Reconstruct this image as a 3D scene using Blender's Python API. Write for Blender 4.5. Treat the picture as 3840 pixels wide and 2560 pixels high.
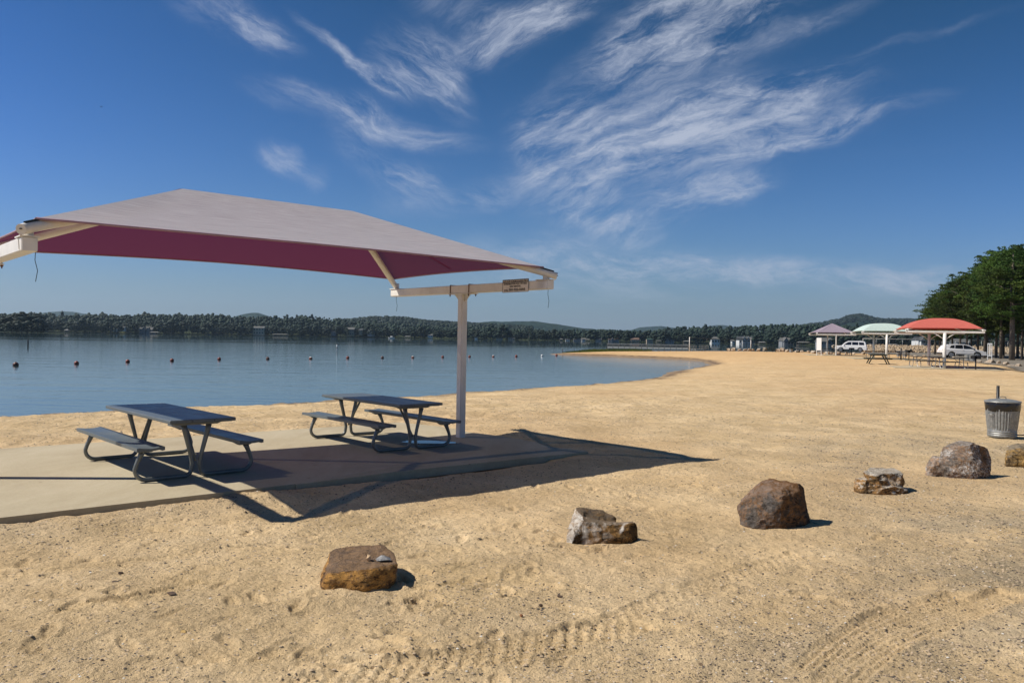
import bpy, bmesh, math, random
import numpy as np
from mathutils import Vector, Matrix

for o in list(bpy.data.objects):
    bpy.data.objects.remove(o)
SC = bpy.context.scene
COL = SC.collection

# ---------------------------------------------------------------- camera
CAM_H, CAM_F, CAM_P, CAM_R = 1.8398 * .94, 3041.2, -.0045, .0167
_cp, _sp, _cr, _sr = math.cos(CAM_P), math.sin(CAM_P), math.cos(CAM_R), math.sin(CAM_R)
cam = bpy.data.cameras.new('camera')
cam.sensor_width = 36.0
cam.lens = CAM_F / 3840 * 36
cam.clip_start = .05
cam.clip_end = 20000
camo = bpy.data.objects.new('camera', cam)
COL.objects.link(camo)
R0, U0, F0 = Vector((1, 0, 0)), Vector((0, -_sp, _cp)), Vector((0, _cp, _sp))
RX, UX = R0 * _cr + U0 * _sr, -R0 * _sr + U0 * _cr
m = Matrix.Identity(4)
for i in range(3):
    m[i][0], m[i][1], m[i][2] = RX[i], UX[i], -F0[i]
m[2][3] = CAM_H
camo.matrix_world = m
SC.camera = camo

# ---------------------------------------------------------------- light
SUN_AZ, SUN_EL = .0692, .8298          # direction the shadows point to (from +x), sun height
SUN_STRENGTH, SKY_STRENGTH = 5.0, .05
sun = bpy.data.lights.new('sun', 'SUN')
sun.energy = SUN_STRENGTH
sun.angle = math.radians(.53)
sun.color = (1.0, .93, .82)
suno = bpy.data.objects.new('sun', sun)
COL.objects.link(suno)
sd = Vector((math.cos(SUN_AZ) * math.cos(SUN_EL), math.sin(SUN_AZ) * math.cos(SUN_EL), -math.sin(SUN_EL)))
suno.rotation_euler = sd.to_track_quat('-Z', 'Y').to_euler()
suno.location = (-20, -5, 30)

SC.view_settings.view_transform = 'Standard'
SC.view_settings.look = 'None'
SC.view_settings.gamma = 1
SC.view_settings.use_curve_mapping = False
SC.view_settings.exposure = 0.22
SC.cycles.use_denoising = True
SC.cycles.max_bounces = 6
SC.cycles.volume_bounces = 0
SC.cycles.transparent_max_bounces = 8
SC.cycles.caustics_reflective = False
SC.cycles.caustics_refractive = False
SC.cycles.sample_clamp_indirect = 4


def ray(px, py):
    a, b = (px - 1920) / CAM_F, (py - 1280) / CAM_F
    u, v = a * _cr + b * _sr, a * _sr - b * _cr
    return np.array([u, _cp - v * _sp, _sp + v * _cp])


def at(px, py, z):
    """the point at height z that lies in that direction"""
    d = ray(px, py)
    t = (z - CAM_H) / d[2]
    return Vector((d[0] * t, d[1] * t, z))


def atd(px, py, D):
    """the point at depth D in that direction"""
    d = ray(px, py)
    t = D / d[1]
    return Vector((d[0] * t, D, CAM_H + d[2] * t))


def hor(px):
    return 1266.4 + (px - 1920) * .0167


# ---------------------------------------------------------------- world: sky with cirrus
world = bpy.data.worlds.new('World')
SC.world = world
world.use_nodes = True
nt = world.node_tree
nt.nodes.clear()
N = nt.nodes.new
Lk = nt.links.new


def wm(op, a=None, b=None, clamp=False):
    n = N('ShaderNodeMath')
    n.operation = op
    n.use_clamp = clamp
    for i, v in enumerate((a, b)):
        if v is None:
            continue
        if isinstance(v, (int, float)):
            n.inputs[i].default_value = v
        else:
            Lk(v, n.inputs[i])
    return n.outputs[0]


sky = N('ShaderNodeTexSky')
sky.sky_type = 'NISHITA'
sky.sun_disc = False
sky.sun_elevation = SUN_EL
# world +Y is rotation 0; the sun stands at azimuth (x,y) = (-cos, -sin)
sky.sun_rotation = math.atan2(-math.cos(SUN_AZ), -math.sin(SUN_AZ))
sky.altitude = 200
sky.air_density = 1.15
sky.dust_density = .1
sky.ozone_density = 3.0
geo = N('ShaderNodeNewGeometry')
tc = N('ShaderNodeTexCoord')
sep = N('ShaderNodeSeparateXYZ')
Lk(tc.outputs['Generated'], sep.inputs[0])
ymax = wm('MAXIMUM', sep.outputs[1], .08)
uu = wm('DIVIDE', sep.outputs[0], ymax)
vv = wm('DIVIDE', sep.outputs[2], ymax)
cmb = N('ShaderNodeCombineXYZ')
Lk(uu, cmb.inputs[0])
Lk(vv, cmb.inputs[1])
warp = N('ShaderNodeTexNoise')
warp.inputs['Scale'].default_value = 5.0
warp.inputs['Detail'].default_value = 6
warp.inputs['Roughness'].default_value = .6
Lk(cmb.outputs[0], warp.inputs['Vector'])
vs = N('ShaderNodeVectorMath')
vs.operation = 'SUBTRACT'
Lk(warp.outputs['Color'], vs.inputs[0])
vs.inputs[1].default_value = (.5, .5, .5)
vm = N('ShaderNodeVectorMath')
vm.operation = 'MULTIPLY'
Lk(vs.outputs[0], vm.inputs[0])
vm.inputs[1].default_value = (.085, .06, 0)
va = N('ShaderNodeVectorMath')
va.operation = 'ADD'
Lk(cmb.outputs[0], va.inputs[0])
Lk(vm.outputs[0], va.inputs[1])
CP = va.outputs[0]


def wisp(x, y, a, b, ang, s):
    r = ray(x * 3840 / 2352, y * 3840 / 2352)
    k = 3840 / 2352 / CAM_F
    mp = N('ShaderNodeMapping')
    mp.vector_type = 'TEXTURE'
    mp.inputs['Location'].default_value = (r[0] / r[1], r[2] / r[1], 0)
    mp.inputs['Rotation'].default_value = (0, 0, math.radians(ang))
    mp.inputs['Scale'].default_value = (a * k * 2.15, b * k * 3.4, 1)
    Lk(CP, mp.inputs['Vector'])
    ln = N('ShaderNodeVectorMath')
    ln.operation = 'LENGTH'
    Lk(mp.outputs[0], ln.inputs[0])
    mr = N('ShaderNodeMapRange')
    mr.interpolation_type = 'SMOOTHERSTEP'
    mr.inputs['From Min'].default_value = 1.0
    mr.inputs['From Max'].default_value = .0
    mr.inputs['To Min'].default_value = 0
    mr.inputs['To Max'].default_value = s
    Lk(ln.outputs['Value'], mr.inputs['Value'])
    return mr.outputs[0]


GROUPS = [
    (-32, 60, [(520, 30, 130, 26, -28, .7), (600, 72, 70, 15, -32, .7), (790, 130, 120, 9, -40, .8),
          (860, 180, 70, 9, -32, .9), (935, 135, 75, 42, -20, .8), (985, 150, 60, 40, -60, .8), (1030, 215, 70, 22, -52, .7),
          (650, 222, 80, 20, -18, .5), (775, 255, 100, 16, -18, .45), (650, 368, 50, 16, -28, .9), (735, 412, 28, 14, -50, .5),
          (820, 285, 60, 32, -25, .95), (900, 405, 110, 18, -22, .6), (950, 440, 70, 32, -12, .6)]),
    (-4, 48, [(920, 315, 140, 18, -8, .9), (1060, 462, 140, 18, 10, .55), (1150, 440, 130, 14, 10, .35), (1450, 602, 280, 22, -3, .85),
          (1720, 622, 270, 13, -4, .75), (2010, 632, 190, 18, 0, .7), (2190, 612, 150, 26, 9, .45), (1210, 575, 140, 30, 4, .5),
          (1300, 655, 300, 22, 0, .5), (1800, 690, 400, 18, -2, .25)]),
    (17, 50, [(1650, 335, 330, 22, 11, .6), (1900, 298, 190, 12, 18, .9), (1560, 262, 210, 34, 14, .8), (1720, 238, 240, 38, 10, .65),
          (1860, 205, 120, 30, 22, .5), (1560, 475, 170, 24, 20, 1.0), (1660, 442, 80, 18, 10, .7), (1500, 400, 210, 26, 12, .6),
          (2100, 92, 200, 7, 16, .35), (1800, 72, 180, 14, 22, .6), (1440, 355, 200, 22, 14, .6), (2050, 355, 190, 10, 3, .1)]),
    (28, 56, [(1240, 45, 180, 22, 27, 1.0), (1150, 72, 100, 34, 20, .7), (1010, 12, 80, 22, -12, .6), (1560, 55, 150, 50, 24, 1.2),
          (1680, 8, 150, 34, 18, 1.1), (1440, 112, 130, 30, 30, .75), (1275, 305, 85, 40, -10, .9), (1320, 385, 110, 75, 10, .6),
          (1400, 492, 130, 26, -28, 1.0), (1300, 440, 110, 40, -30, .6), (1420, 300, 160, 40, 15, .5), (1560, 150, 220, 40, 20, .35)]),
]
total = None
for ang, fs, lst in GROUPS:
    acc = None
    for w in lst:
        o = wisp(*w)
        acc = o if acc is None else wm('ADD', acc, o)
    rot = N('ShaderNodeMapping')
    rot.vector_type = 'TEXTURE'
    rot.inputs['Rotation'].default_value = (0, 0, math.radians(ang))
    rot.inputs['Scale'].default_value = (1 / 4.5, 1 / 17.0, 1)
    Lk(CP, rot.inputs['Vector'])
    fn = N('ShaderNodeTexNoise')
    fn.inputs['Scale'].default_value = 1.0
    fn.inputs['Detail'].default_value = 9
    fn.inputs['Roughness'].default_value = .62
    fn.inputs['Distortion'].default_value = .7
    Lk(rot.outputs[0], fn.inputs['Vector'])
    fn2 = N('ShaderNodeTexNoise')
    fn2.inputs['Scale'].default_value = 2.6
    fn2.inputs['Detail'].default_value = 10
    fn2.inputs['Roughness'].default_value = .72
    fn2.inputs['Distortion'].default_value = .5
    Lk(rot.outputs[0], fn2.inputs['Vector'])
    # coarse bundles, then fine threads; both only bite where the veil is
    n1 = wm('MULTIPLY', wm('SUBTRACT', fn.outputs['Fac'], .50), 2.5)
    n2 = wm('MULTIPLY', wm('SUBTRACT', fn2.outputs['Fac'], .50), 2.9)
    acc = wm('MINIMUM', acc, 1.15)
    amp_ = wm('MULTIPLY', acc, wm('ADD', n1, n2))
    dens = wm('ADD', wm('MULTIPLY', acc, .52), wm('MULTIPLY', amp_, .85))
    fr = N('ShaderNodeMapRange')
    fr.interpolation_type = 'SMOOTHSTEP'
    fr.inputs['From Min'].default_value = -.04
    fr.inputs['From Max'].default_value = 1.55
    Lk(dens, fr.inputs['Value'])
    # nothing where there is no veil at all
    base_ = wm('MULTIPLY', wm('MINIMUM', wm('MULTIPLY', acc, 6.0), 1.0), fr.outputs[0])
    g = wm('MULTIPLY', base_, .86)
    total = g if total is None else wm('ADD', total, g)
cl = wm('MULTIPLY', total, 1.0, True)
cl = wm('MINIMUM', cl, .80)
mix = N('ShaderNodeMix')
mix.data_type = 'RGBA'
# deepen the blue the way a polarised, graded photograph shows it (the same curve over the whole sky)
sc_ = N('ShaderNodeSeparateColor')
Lk(sky.outputs[0], sc_.inputs[0])
cc_ = N('ShaderNodeCombineColor')
for i, (hz_, pw_) in enumerate(((.185, 2.15), (.25, 1.6), (.37, 2.25))):
    v_ = wm('MINIMUM', wm('MULTIPLY', sc_.outputs[i], 1 / 5.7), 1.3)
    Lk(wm('MULTIPLY', wm('POWER', v_, pw_), hz_ / SKY_STRENGTH), cc_.inputs[i])
Lk(cl, mix.inputs['Factor'])
# pale summer haze low over the horizon, all the way round
hzf = wm('MULTIPLY', wm('POWER', 2.718, wm('MULTIPLY', wm('ABSOLUTE', sep.outputs[2]), -11.0)), .88)
hmx = N('ShaderNodeMix')
hmx.data_type = 'RGBA'
Lk(hzf, hmx.inputs['Factor'])
Lk(cc_.outputs[0], hmx.inputs['A'])
hmx.inputs['B'].default_value = (.195 / SKY_STRENGTH, .265 / SKY_STRENGTH, .37 / SKY_STRENGTH, 1)
Lk(hmx.outputs['Result'], mix.inputs['A'])
mix.inputs['B'].default_value = (.47 / SKY_STRENGTH, .51 / SKY_STRENGTH, .61 / SKY_STRENGTH, 1)
bg = N('ShaderNodeBackground')
bg.inputs['Strength'].default_value = SKY_STRENGTH
Lk(mix.outputs['Result'], bg.inputs['Color'])
wo = N('ShaderNodeOutputWorld')
Lk(bg.outputs[0], wo.inputs[0])

# ---------------------------------------------------------------- materials


class NT:
    """small helper for node materials"""

    def __init__(s, name, color=(.5, .5, .5), rough=.6, metal=0.0, spec=.5):
        s.m = bpy.data.materials.new(name)
        s.m.use_nodes = True
        s.t = s.m.node_tree
        s.b = s.t.nodes['Principled BSDF']
        s.b.inputs['Base Color'].default_value = (*color, 1)
        s.b.inputs['Roughness'].default_value = rough
        s.b.inputs['Metallic'].default_value = metal
        s.b.inputs['Specular IOR Level'].default_value = spec
        s.co = None

    def n(s, kind, **kw):
        n = s.t.nodes.new(kind)
        for k, v in kw.items():
            setattr(n, k, v)
        return n

    def link(s, a, b):
        s.t.links.new(a, b)

    def coord(s, which='Object'):
        if s.co is None:
            s.co = s.n('ShaderNodeTexCoord')
        return s.co.outputs[which]

    def wpos(s):
        return s.n('ShaderNodeNewGeometry').outputs['Position']

    def scaled(s, src, sc):
        mp = s.n('ShaderNodeMapping')
        mp.inputs['Scale'].default_value = sc
        s.link(src, mp.inputs['Vector'])
        return mp.outputs[0]

    def noise(s, src, scale, detail=4, rough=.6, dist=0.0, out='Fac'):
        n = s.n('ShaderNodeTexNoise')
        n.inputs['Scale'].default_value = scale
        n.inputs['Detail'].default_value = detail
        n.inputs['Roughness'].default_value = rough
        n.inputs['Distortion'].default_value = dist
        s.link(src, n.inputs['Vector'])
        return n.outputs[out]

    def voro(s, src, scale, feature='F1', out='Distance', rnd=1.0):
        n = s.n('ShaderNodeTexVoronoi', feature=feature)
        n.inputs['Scale'].default_value = scale
        n.inputs['Randomness'].default_value = rnd
        s.link(src, n.inputs['Vector'])
        return n.outputs[out]

    def ramp(s, fac, stops, interp='LINEAR'):
        r = s.n('ShaderNodeValToRGB')
        r.color_ramp.interpolation = interp
        e = r.color_ramp.elements
        while len(e) < len(stops):
            e.new(.5)
        for i, (p, c) in enumerate(stops):
            e[i].position = p
            e[i].color = (*c, 1) if len(c) == 3 else c
        s.link(fac, r.inputs[0])
        return r.outputs[0]

    def mapr(s, v, a, b, c=0.0, d=1.0, smooth=False):
        r = s.n('ShaderNodeMapRange')
        if smooth:
            r.interpolation_type = 'SMOOTHSTEP'
        for k, x in zip(('From Min', 'From Max', 'To Min', 'To Max'), (a, b, c, d)):
            r.inputs[k].default_value = x
        s.link(v, r.inputs['Value'])
        return r.outputs[0]

    def mix(s, f, a, b, mode='MIX'):
        x = s.n('ShaderNodeMix', data_type='RGBA', blend_type=mode)
        for k, v in (('Factor', f), ('A', a), ('B', b)):
            if isinstance(v, (int, float)):
                x.inputs[k].default_value = v
            elif isinstance(v, tuple):
                x.inputs[k].default_value = (*v, 1)
            else:
                s.link(v, x.inputs[k])
        return x.outputs['Result']

    def math(s, op, a, b=None, clamp=False):
        n = s.n('ShaderNodeMath', operation=op)
        n.use_clamp = clamp
        for i, v in enumerate((a, b)):
            if v is None:
                continue
            if isinstance(v, (int, float)):
                n.inputs[i].default_value = v
            else:
                s.link(v, n.inputs[i])
        return n.outputs[0]

    def color(s, c):
        s.link(c, s.b.inputs['Base Color'])
        return s

    def roughness(s, c):
        s.link(c, s.b.inputs['Roughness'])
        return s

    def bump(s, h, dist=.01, strength=1.0, prev=None):
        b = s.n('ShaderNodeBump')
        b.inputs['Distance'].default_value = dist
        b.inputs['Strength'].default_value = strength
        s.link(h, b.inputs['Height'])
        if prev is not None:
            s.link(prev, b.inputs['Normal'])
        s.link(b.outputs[0], s.b.inputs['Normal'])
        return b.outputs[0]


def simple(name, color, rough=.6, metal=0.0, var=.18, scale=6.0, bump=0.0, spec=.5, coord='Object'):
    """a material with a little uneven colour so that nothing is perfectly flat"""
    t = NT(name, color, rough, metal, spec)
    f = t.noise(t.coord(coord), scale, 5, .65)
    lo = tuple(c * (1 - var) for c in color)
    hi = tuple(min(1, c * (1 + var)) for c in color)
    t.color(t.ramp(f, [(.3, lo), (.7, hi)]))
    t.roughness(t.mapr(f, .2, .8, max(.03, rough - .08), min(1, rough + .08)))
    if bump:
        t.bump(t.noise(t.coord(coord), scale * 8, 4, .6), bump)
    return t.m


M = {}
# sand
t = NT('sand', (.5, .36, .22), .95, spec=.15)
p = t.wpos()
big = t.noise(p, .10, 4, .55)
med = t.noise(p, .9, 5, .65)
fine = t.noise(p, 34, 5, .75)
grain = t.noise(p, 230, 3, .8)
c = t.ramp(med, [(.3, (.57, .415, .225)), (.52, (.67, .50, .29)), (.75, (.73, .565, .35))])
c = t.mix(t.mapr(big, .46, .72, 0, .7), c, (.56, .37, .195))
# orange sand farther along the beach
spy = t.n('ShaderNodeSeparateXYZ')
t.link(p, spy.inputs[0])
c = t.mix(t.mapr(spy.outputs[1], 25, 110, 0, .7), c, (.60, .375, .175))
# gravelly grey patches near the drive, lower right
att = t.n('ShaderNodeAttribute', attribute_name='gravel')
gn = t.noise(p, 1.5, 5, .7)
gm = t.math('MULTIPLY', att.outputs['Fac'], t.mapr(gn, .38, .62), True)
c = t.mix(t.math('MULTIPLY', gm, .8), c, (.34, .285, .20))
# speckle of grains and grit
c = t.mix(.75, c, t.ramp(fine, [(.28, (.50, .47, .43)), (.47, (.96, .96, .96)), (.74, (1.16, 1.15, 1.12))]), 'MULTIPLY')
c = t.mix(.8, c, t.ramp(grain, [(.30, (.30, .27, .24)), (.42, (1, 1, 1)), (.62, (1.05, 1.05, 1.05)), (.74, (1.6, 1.6, 1.5))]), 'MULTIPLY')
sp = t.voro(t.scaled(p, (1, 1, .2)), 17)
spn = t.noise(p, 2.3, 4, .7)
spk = t.math('MULTIPLY', t.math('LESS_THAN', sp, .14), t.mapr(spn, .45, .6))
c = t.mix(t.math('MULTIPLY', spk, .8), c, (.09, .065, .045))
sp2 = t.voro(t.scaled(p, (1, .8, .2)), 7.5)
spk2 = t.math('MULTIPLY', t.math('LESS_THAN', sp2, .10), t.mapr(t.noise(p, 1.1, 4, .7), .5, .6))
c = t.mix(t.math('MULTIPLY', spk2, .8), c, (.13, .085, .055))
sp3 = t.voro(t.scaled(p, (1, 1, .2)), 45)
c = t.mix(t.math('MULTIPLY', t.math('LESS_THAN', sp3, .14), t.mapr(spn, .40, .6, 0, .5)), c, (.16, .115, .075))
# wet, darker by the water line
wet = t.mapr(spy.outputs[2], -.48, -.22, 1, 0, True)
c = t.mix(t.math('MULTIPLY', wet, .7), c, (.17, .115, .065))
t.color(c)
t.roughness(t.mapr(wet, 0, 1, .95, .45))
# raked and wind-drawn streaks that run along the beach farther out
stk = t.noise(t.scaled(p, (.22, 2.2, 1)), 1.1, 6, .7, .4)
stf = t.mapr(spy.outputs[1], 9, 22, 0, 1, True)
c = t.mix(t.math('MULTIPLY', stf, t.mapr(stk, .53, .66, 0, .32)), c, (.40, .27, .15))
# line of dark debris left by the water
dn = t.noise(p, 1.6, 5, .75)
dz = t.math('MULTIPLY', t.mapr(spy.outputs[2], -.50, -.44, 0, 1, True), t.mapr(spy.outputs[2], -.40, -.33, 1, 0, True))
c = t.mix(t.math('MULTIPLY', dz, t.mapr(dn, .46, .56, 0, .9)), c, (.085, .055, .035))
t.color(c)
rough_ = t.mapr(t.noise(p, .7, 4, .65), .36, .62, .55, 1.2)
h = t.math('ADD', t.math('MULTIPLY', t.math('ADD', t.noise(p, 9, 6, .72), t.math('MULTIPLY', stk, stf)), 1.8), t.math('ADD', t.math('MULTIPLY', fine, .6), t.math('MULTIPLY', grain, .14)))
h = t.math('MULTIPLY', h, rough_)
t.bump(h, .040, 1.0)
M['sand'] = t.m

# lake bed and forest floor of the far land
t = NT('forest_floor', (.05, .055, .025), .95, spec=.1)
p = t.wpos()
t.color(t.ramp(t.noise(p, .05, 6, .7), [(.3, (.020, .030, .014)), (.7, (.05, .06, .028))]))
M['floor'] = t.m

# water
t = NT('lake_water', (.016, .045, .055), .04, spec=.5)
t.b.inputs['IOR'].default_value = 1.333
p = t.wpos()
w1 = t.noise(t.scaled(p, (.55, 1.0, 1)), 2.6, 5, .55, .3)
w2 = t.noise(t.scaled(p, (.35, 1.0, 1)), .42, 4, .5, .5)
w3 = t.noise(t.scaled(p, (.12, 1.0, 1)), .035, 4, .6, .4)
band = t.mapr(w3, .44, .60, 0, 1, True)
spw = t.n('ShaderNodeSeparateXYZ')
t.link(p, spw.inputs[0])
far = t.mapr(t.math('ADD', spw.outputs[1], t.mapr(w3, .3, .7, -70, 70)), 170, 270, 0, 1, True)
thin = t.mapr(t.noise(t.scaled(p, (.05, 1.0, 1)), .055, 5, .65), .55, .66, 0, 1, True)
amt = t.math('ADD', t.math('MULTIPLY', thin, t.math('MULTIPLY', far, .22)), t.math('ADD', t.math('MULTIPLY', far, -.17), .205))
hh = t.math('MULTIPLY', t.math('ADD', t.math('MULTIPLY', w1, .25), w2), amt)
t.bump(hh, .16, 1.0)
t.roughness(t.mapr(amt, 0, .6, .02, .10))
shal = t.mapr(t.noise(p, .05, 3, .5), .4, .6)
t.color(t.mix(t.mapr(spw.outputs[1], 18, 60, .75, 0), (.018, .047, .056), (.10, .135, .125)))
M['water'] = t.m

# concrete
t = NT('concrete', (.42, .37, .27), .85, spec=.25)
p = t.wpos()
a = t.noise(t.scaled(p, (1, .35, 1)), 1.3, 6, .68, .5)
c = t.ramp(a, [(.25, (.36, .30, .20)), (.5, (.43, .37, .255)), (.75, (.50, .44, .32))])
c = t.mix(.55, c, t.ramp(t.noise(p, 26, 5, .75), [(.3, (.80, .79, .76)), (.7, (1.08, 1.08, 1.08))]), 'MULTIPLY')
c = t.mix(t.math('MULTIPLY', t.mapr(t.noise(p, .55, 5, .7, .6), .56, .72), .5), c, (.30, .235, .155))
v = t.voro(p, 2.1)
c = t.mix(t.math('MULTIPLY', t.math('LESS_THAN', v, .05), .5), c, (.2, .14, .09))
t.color(c)
t.bump(t.noise(p, 90, 4, .7), .003)
M['concrete'] = t.m

# asphalt
t = NT('asphalt', (.12, .115, .10), .9, spec=.25)
p = t.wpos()
t.color(t.ramp(t.noise(p, .5, 6, .75), [(.3, (.15, .135, .11)), (.7, (.22, .19, .15))]))
t.bump(t.noise(p, 30, 3, .7), .01)
M['asphalt'] = t.m

M['white_paint'] = None
t = NT('white_paint', (.74, .72, .66), .38)
p = t.coord()
f = t.noise(p, 2.2, 6, .7)
c = t.ramp(f, [(.3, (.66, .63, .56)), (.55, (.76, .74, .69)), (.8, (.80, .79, .75))])
st = t.noise(t.scaled(p, (7, 7, 1.2)), 3, 5, .75)
c = t.mix(t.mapr(st, .63, .76, 0, .6), c, (.40, .32, .22))
t.color(c)
t.roughness(t.mapr(f, .3, .7, .32, .5))
t.bump(t.noise(p, 55, 3, .6), .0008)
M['white_paint'] = t.m

M['rust'] = simple('rusty_steel', (.16, .07, .035), .8, .2, .4, 20)
M['dark_steel'] = simple('dark_steel', (.035, .035, .038), .5, .5, .3, 20)
M['cord'] = simple('dark_cord', (.02, .03, .035), .9)


def fabric(name, col, rough=.85, fade=None, sheen=0.0, wv=260):
    t = NT(name, col, rough, spec=.15)
    p = t.coord('UV')
    st = t.noise(t.scaled(p, (1.0, 26, 1)), 1.6, 5, .6)
    lo = tuple(c * .78 for c in col)
    hi = tuple(min(1, c * 1.14) for c in col)
    c = t.ramp(st, [(.35, lo), (.65, hi)])
    g = t.noise(t.coord(), 60, 3, .8)
    c = t.mix(.35, c, t.ramp(g, [(.3, (.8, .8, .8)), (.7, (1.15, 1.15, 1.15))]), 'MULTIPLY')
    t.color(c)
    t.bump(t.noise(t.coord(), 140, 2, .6), .002)
    if sheen:
        t.b.inputs['Sheen Weight'].default_value = sheen
        t.b.inputs['Sheen Roughness'].default_value = .4
    return t.m


M['fab_out'] = fabric('faded_sheen_shade_cloth', (.56, .54, .575), sheen=.1)  # faded cloth, with the glancing sunlit sheen put into its pale colour
M['fab_in'] = fabric('maroon_shade_cloth', (.15, .010, .045))
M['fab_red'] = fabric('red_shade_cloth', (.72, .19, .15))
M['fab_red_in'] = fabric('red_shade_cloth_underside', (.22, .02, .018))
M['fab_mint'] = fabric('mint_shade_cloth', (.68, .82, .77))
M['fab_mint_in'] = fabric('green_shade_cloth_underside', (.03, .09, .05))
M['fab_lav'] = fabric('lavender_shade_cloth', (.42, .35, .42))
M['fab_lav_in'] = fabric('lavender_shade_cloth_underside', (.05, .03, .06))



def two_sided(name, mo, mi, glow, leak):
    """knitted cloth: paler base colour on the weather side, deep coloured below; some light soaks or passes through"""
    t = mo.node_tree
    bo = t.nodes['Principled BSDF']
    bi = t.nodes.new('ShaderNodeBsdfPrincipled')
    bi.inputs['Roughness'].default_value = .9
    bi.inputs['Specular IOR Level'].default_value = .1
    bi.inputs['Base Color'].default_value = mi
    g = t.nodes.new('ShaderNodeNewGeometry')
    m1 = t.nodes.new('ShaderNodeMixShader')
    t.links.new(g.outputs['Backfacing'], m1.inputs[0])
    t.links.new(bo.outputs[0], m1.inputs[1])
    t.links.new(bi.outputs[0], m1.inputs[2])
    tl = t.nodes.new('ShaderNodeBsdfTranslucent')
    tl.inputs['Color'].default_value = glow
    m2 = t.nodes.new('ShaderNodeMixShader')
    m2.inputs[0].default_value = .30
    t.links.new(m1.outputs[0], m2.inputs[1])
    t.links.new(tl.outputs[0], m2.inputs[2])
    tr = t.nodes.new('ShaderNodeBsdfTransparent')
    tr.inputs['Color'].default_value = (.9, .8, .74, 1)
    m3 = t.nodes.new('ShaderNodeMixShader')
    m3.inputs[0].default_value = leak
    t.links.new(m2.outputs[0], m3.inputs[1])
    t.links.new(tr.outputs[0], m3.inputs[2])
    t.links.new(m3.outputs[0], t.nodes['Material Output'].inputs['Surface'])


two_sided('near', M['fab_out'], (.105, .005, .036, 1), (.13, .008, .042, 1), .07)
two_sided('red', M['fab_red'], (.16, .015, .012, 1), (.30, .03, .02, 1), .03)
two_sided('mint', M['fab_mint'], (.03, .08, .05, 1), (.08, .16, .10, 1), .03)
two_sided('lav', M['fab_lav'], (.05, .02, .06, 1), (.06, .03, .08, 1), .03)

t = NT('coated_steel', (.10, .12, .13), .4, spec=.4)
p = t.coord()
f = t.noise(p, 3, 6, .7)
c = t.ramp(f, [(.3, (.080, .100, .112)), (.7, (.125, .145, .152))])
d = t.noise(p, 22, 4, .75)
c = t.mix(t.mapr(d, .62, .78, 0, .35), c, (.30, .27, .22))
t.color(c)
t.roughness(t.mapr(f, .3, .7, .3, .48))
t.bump(t.noise(p, 130, 2, .5), .0012)
M['table'] = t.m
t = NT('worn_grey_tube', (.17, .18, .17), .42, .35)
p = t.coord()
f = t.noise(p, 5, 6, .7)
c = t.ramp(f, [(.3, (.13, .14, .135)), (.7, (.21, .22, .205))])
c = t.mix(t.mapr(t.noise(p, 17, 5, .8), .66, .74, 0, .7), c, (.24, .12, .06))
t.color(c)
M['tube'] = t.m
M['dark_wood'] = simple('dark_weathered_plank', (.045, .045, .042), .8, 0, .35, 9)
M['galv_tube'] = simple('galvanised_tube', (.52, .50, .46), .45, .5, .2, 9)
M['iron'] = simple('black_grill_iron', (.012, .012, .013), .55, .3, .3, 12)
M['black'] = simple('black_rubber', (.012, .012, .012), .8)
M['grey_wood'] = simple('grey_weathered_wood', (.20, .185, .16), .9, 0, .3, 3)
M['board_white'] = simple('white_board', (.82, .82, .80), .5, 0, .05, 3)
M['sign_plate'] = simple('sign_plate', (.74, .70, .64), .5, 0, .1, 5)
M['ink'] = simple('black_ink', (.012, .012, .013), .6)
M['dark_frame'] = simple('dark_green_frame', (.05, .06, .045), .6)

# galvanised bin
t = NT('galvanised_zinc', (.42, .43, .42), .5, .45)
p = t.coord()
v = t.voro(p, 26, out='Color')
bw = t.n('ShaderNodeRGBToBW')
t.link(v, bw.inputs[0])
c = t.ramp(bw.outputs[0], [(.2, (.22, .23, .225)), (.8, (.32, .325, .315))])
c = t.mix(t.mapr(t.noise(p, 3.5, 6, .75), .55, .75, 0, .5), c, (.26, .25, .22))
t.color(c)
t.roughness(t.mapr(t.noise(p, 8, 4, .7), .3, .7, .34, .6))
M['zinc'] = t.m
t = NT('black_bag', (.008, .008, .009), .18, spec=.6)
t.bump(t.noise(t.scaled(t.coord(), (1, 1, .5)), 13, 4, .6, 1.0), .02)
M['bag'] = t.m


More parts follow.
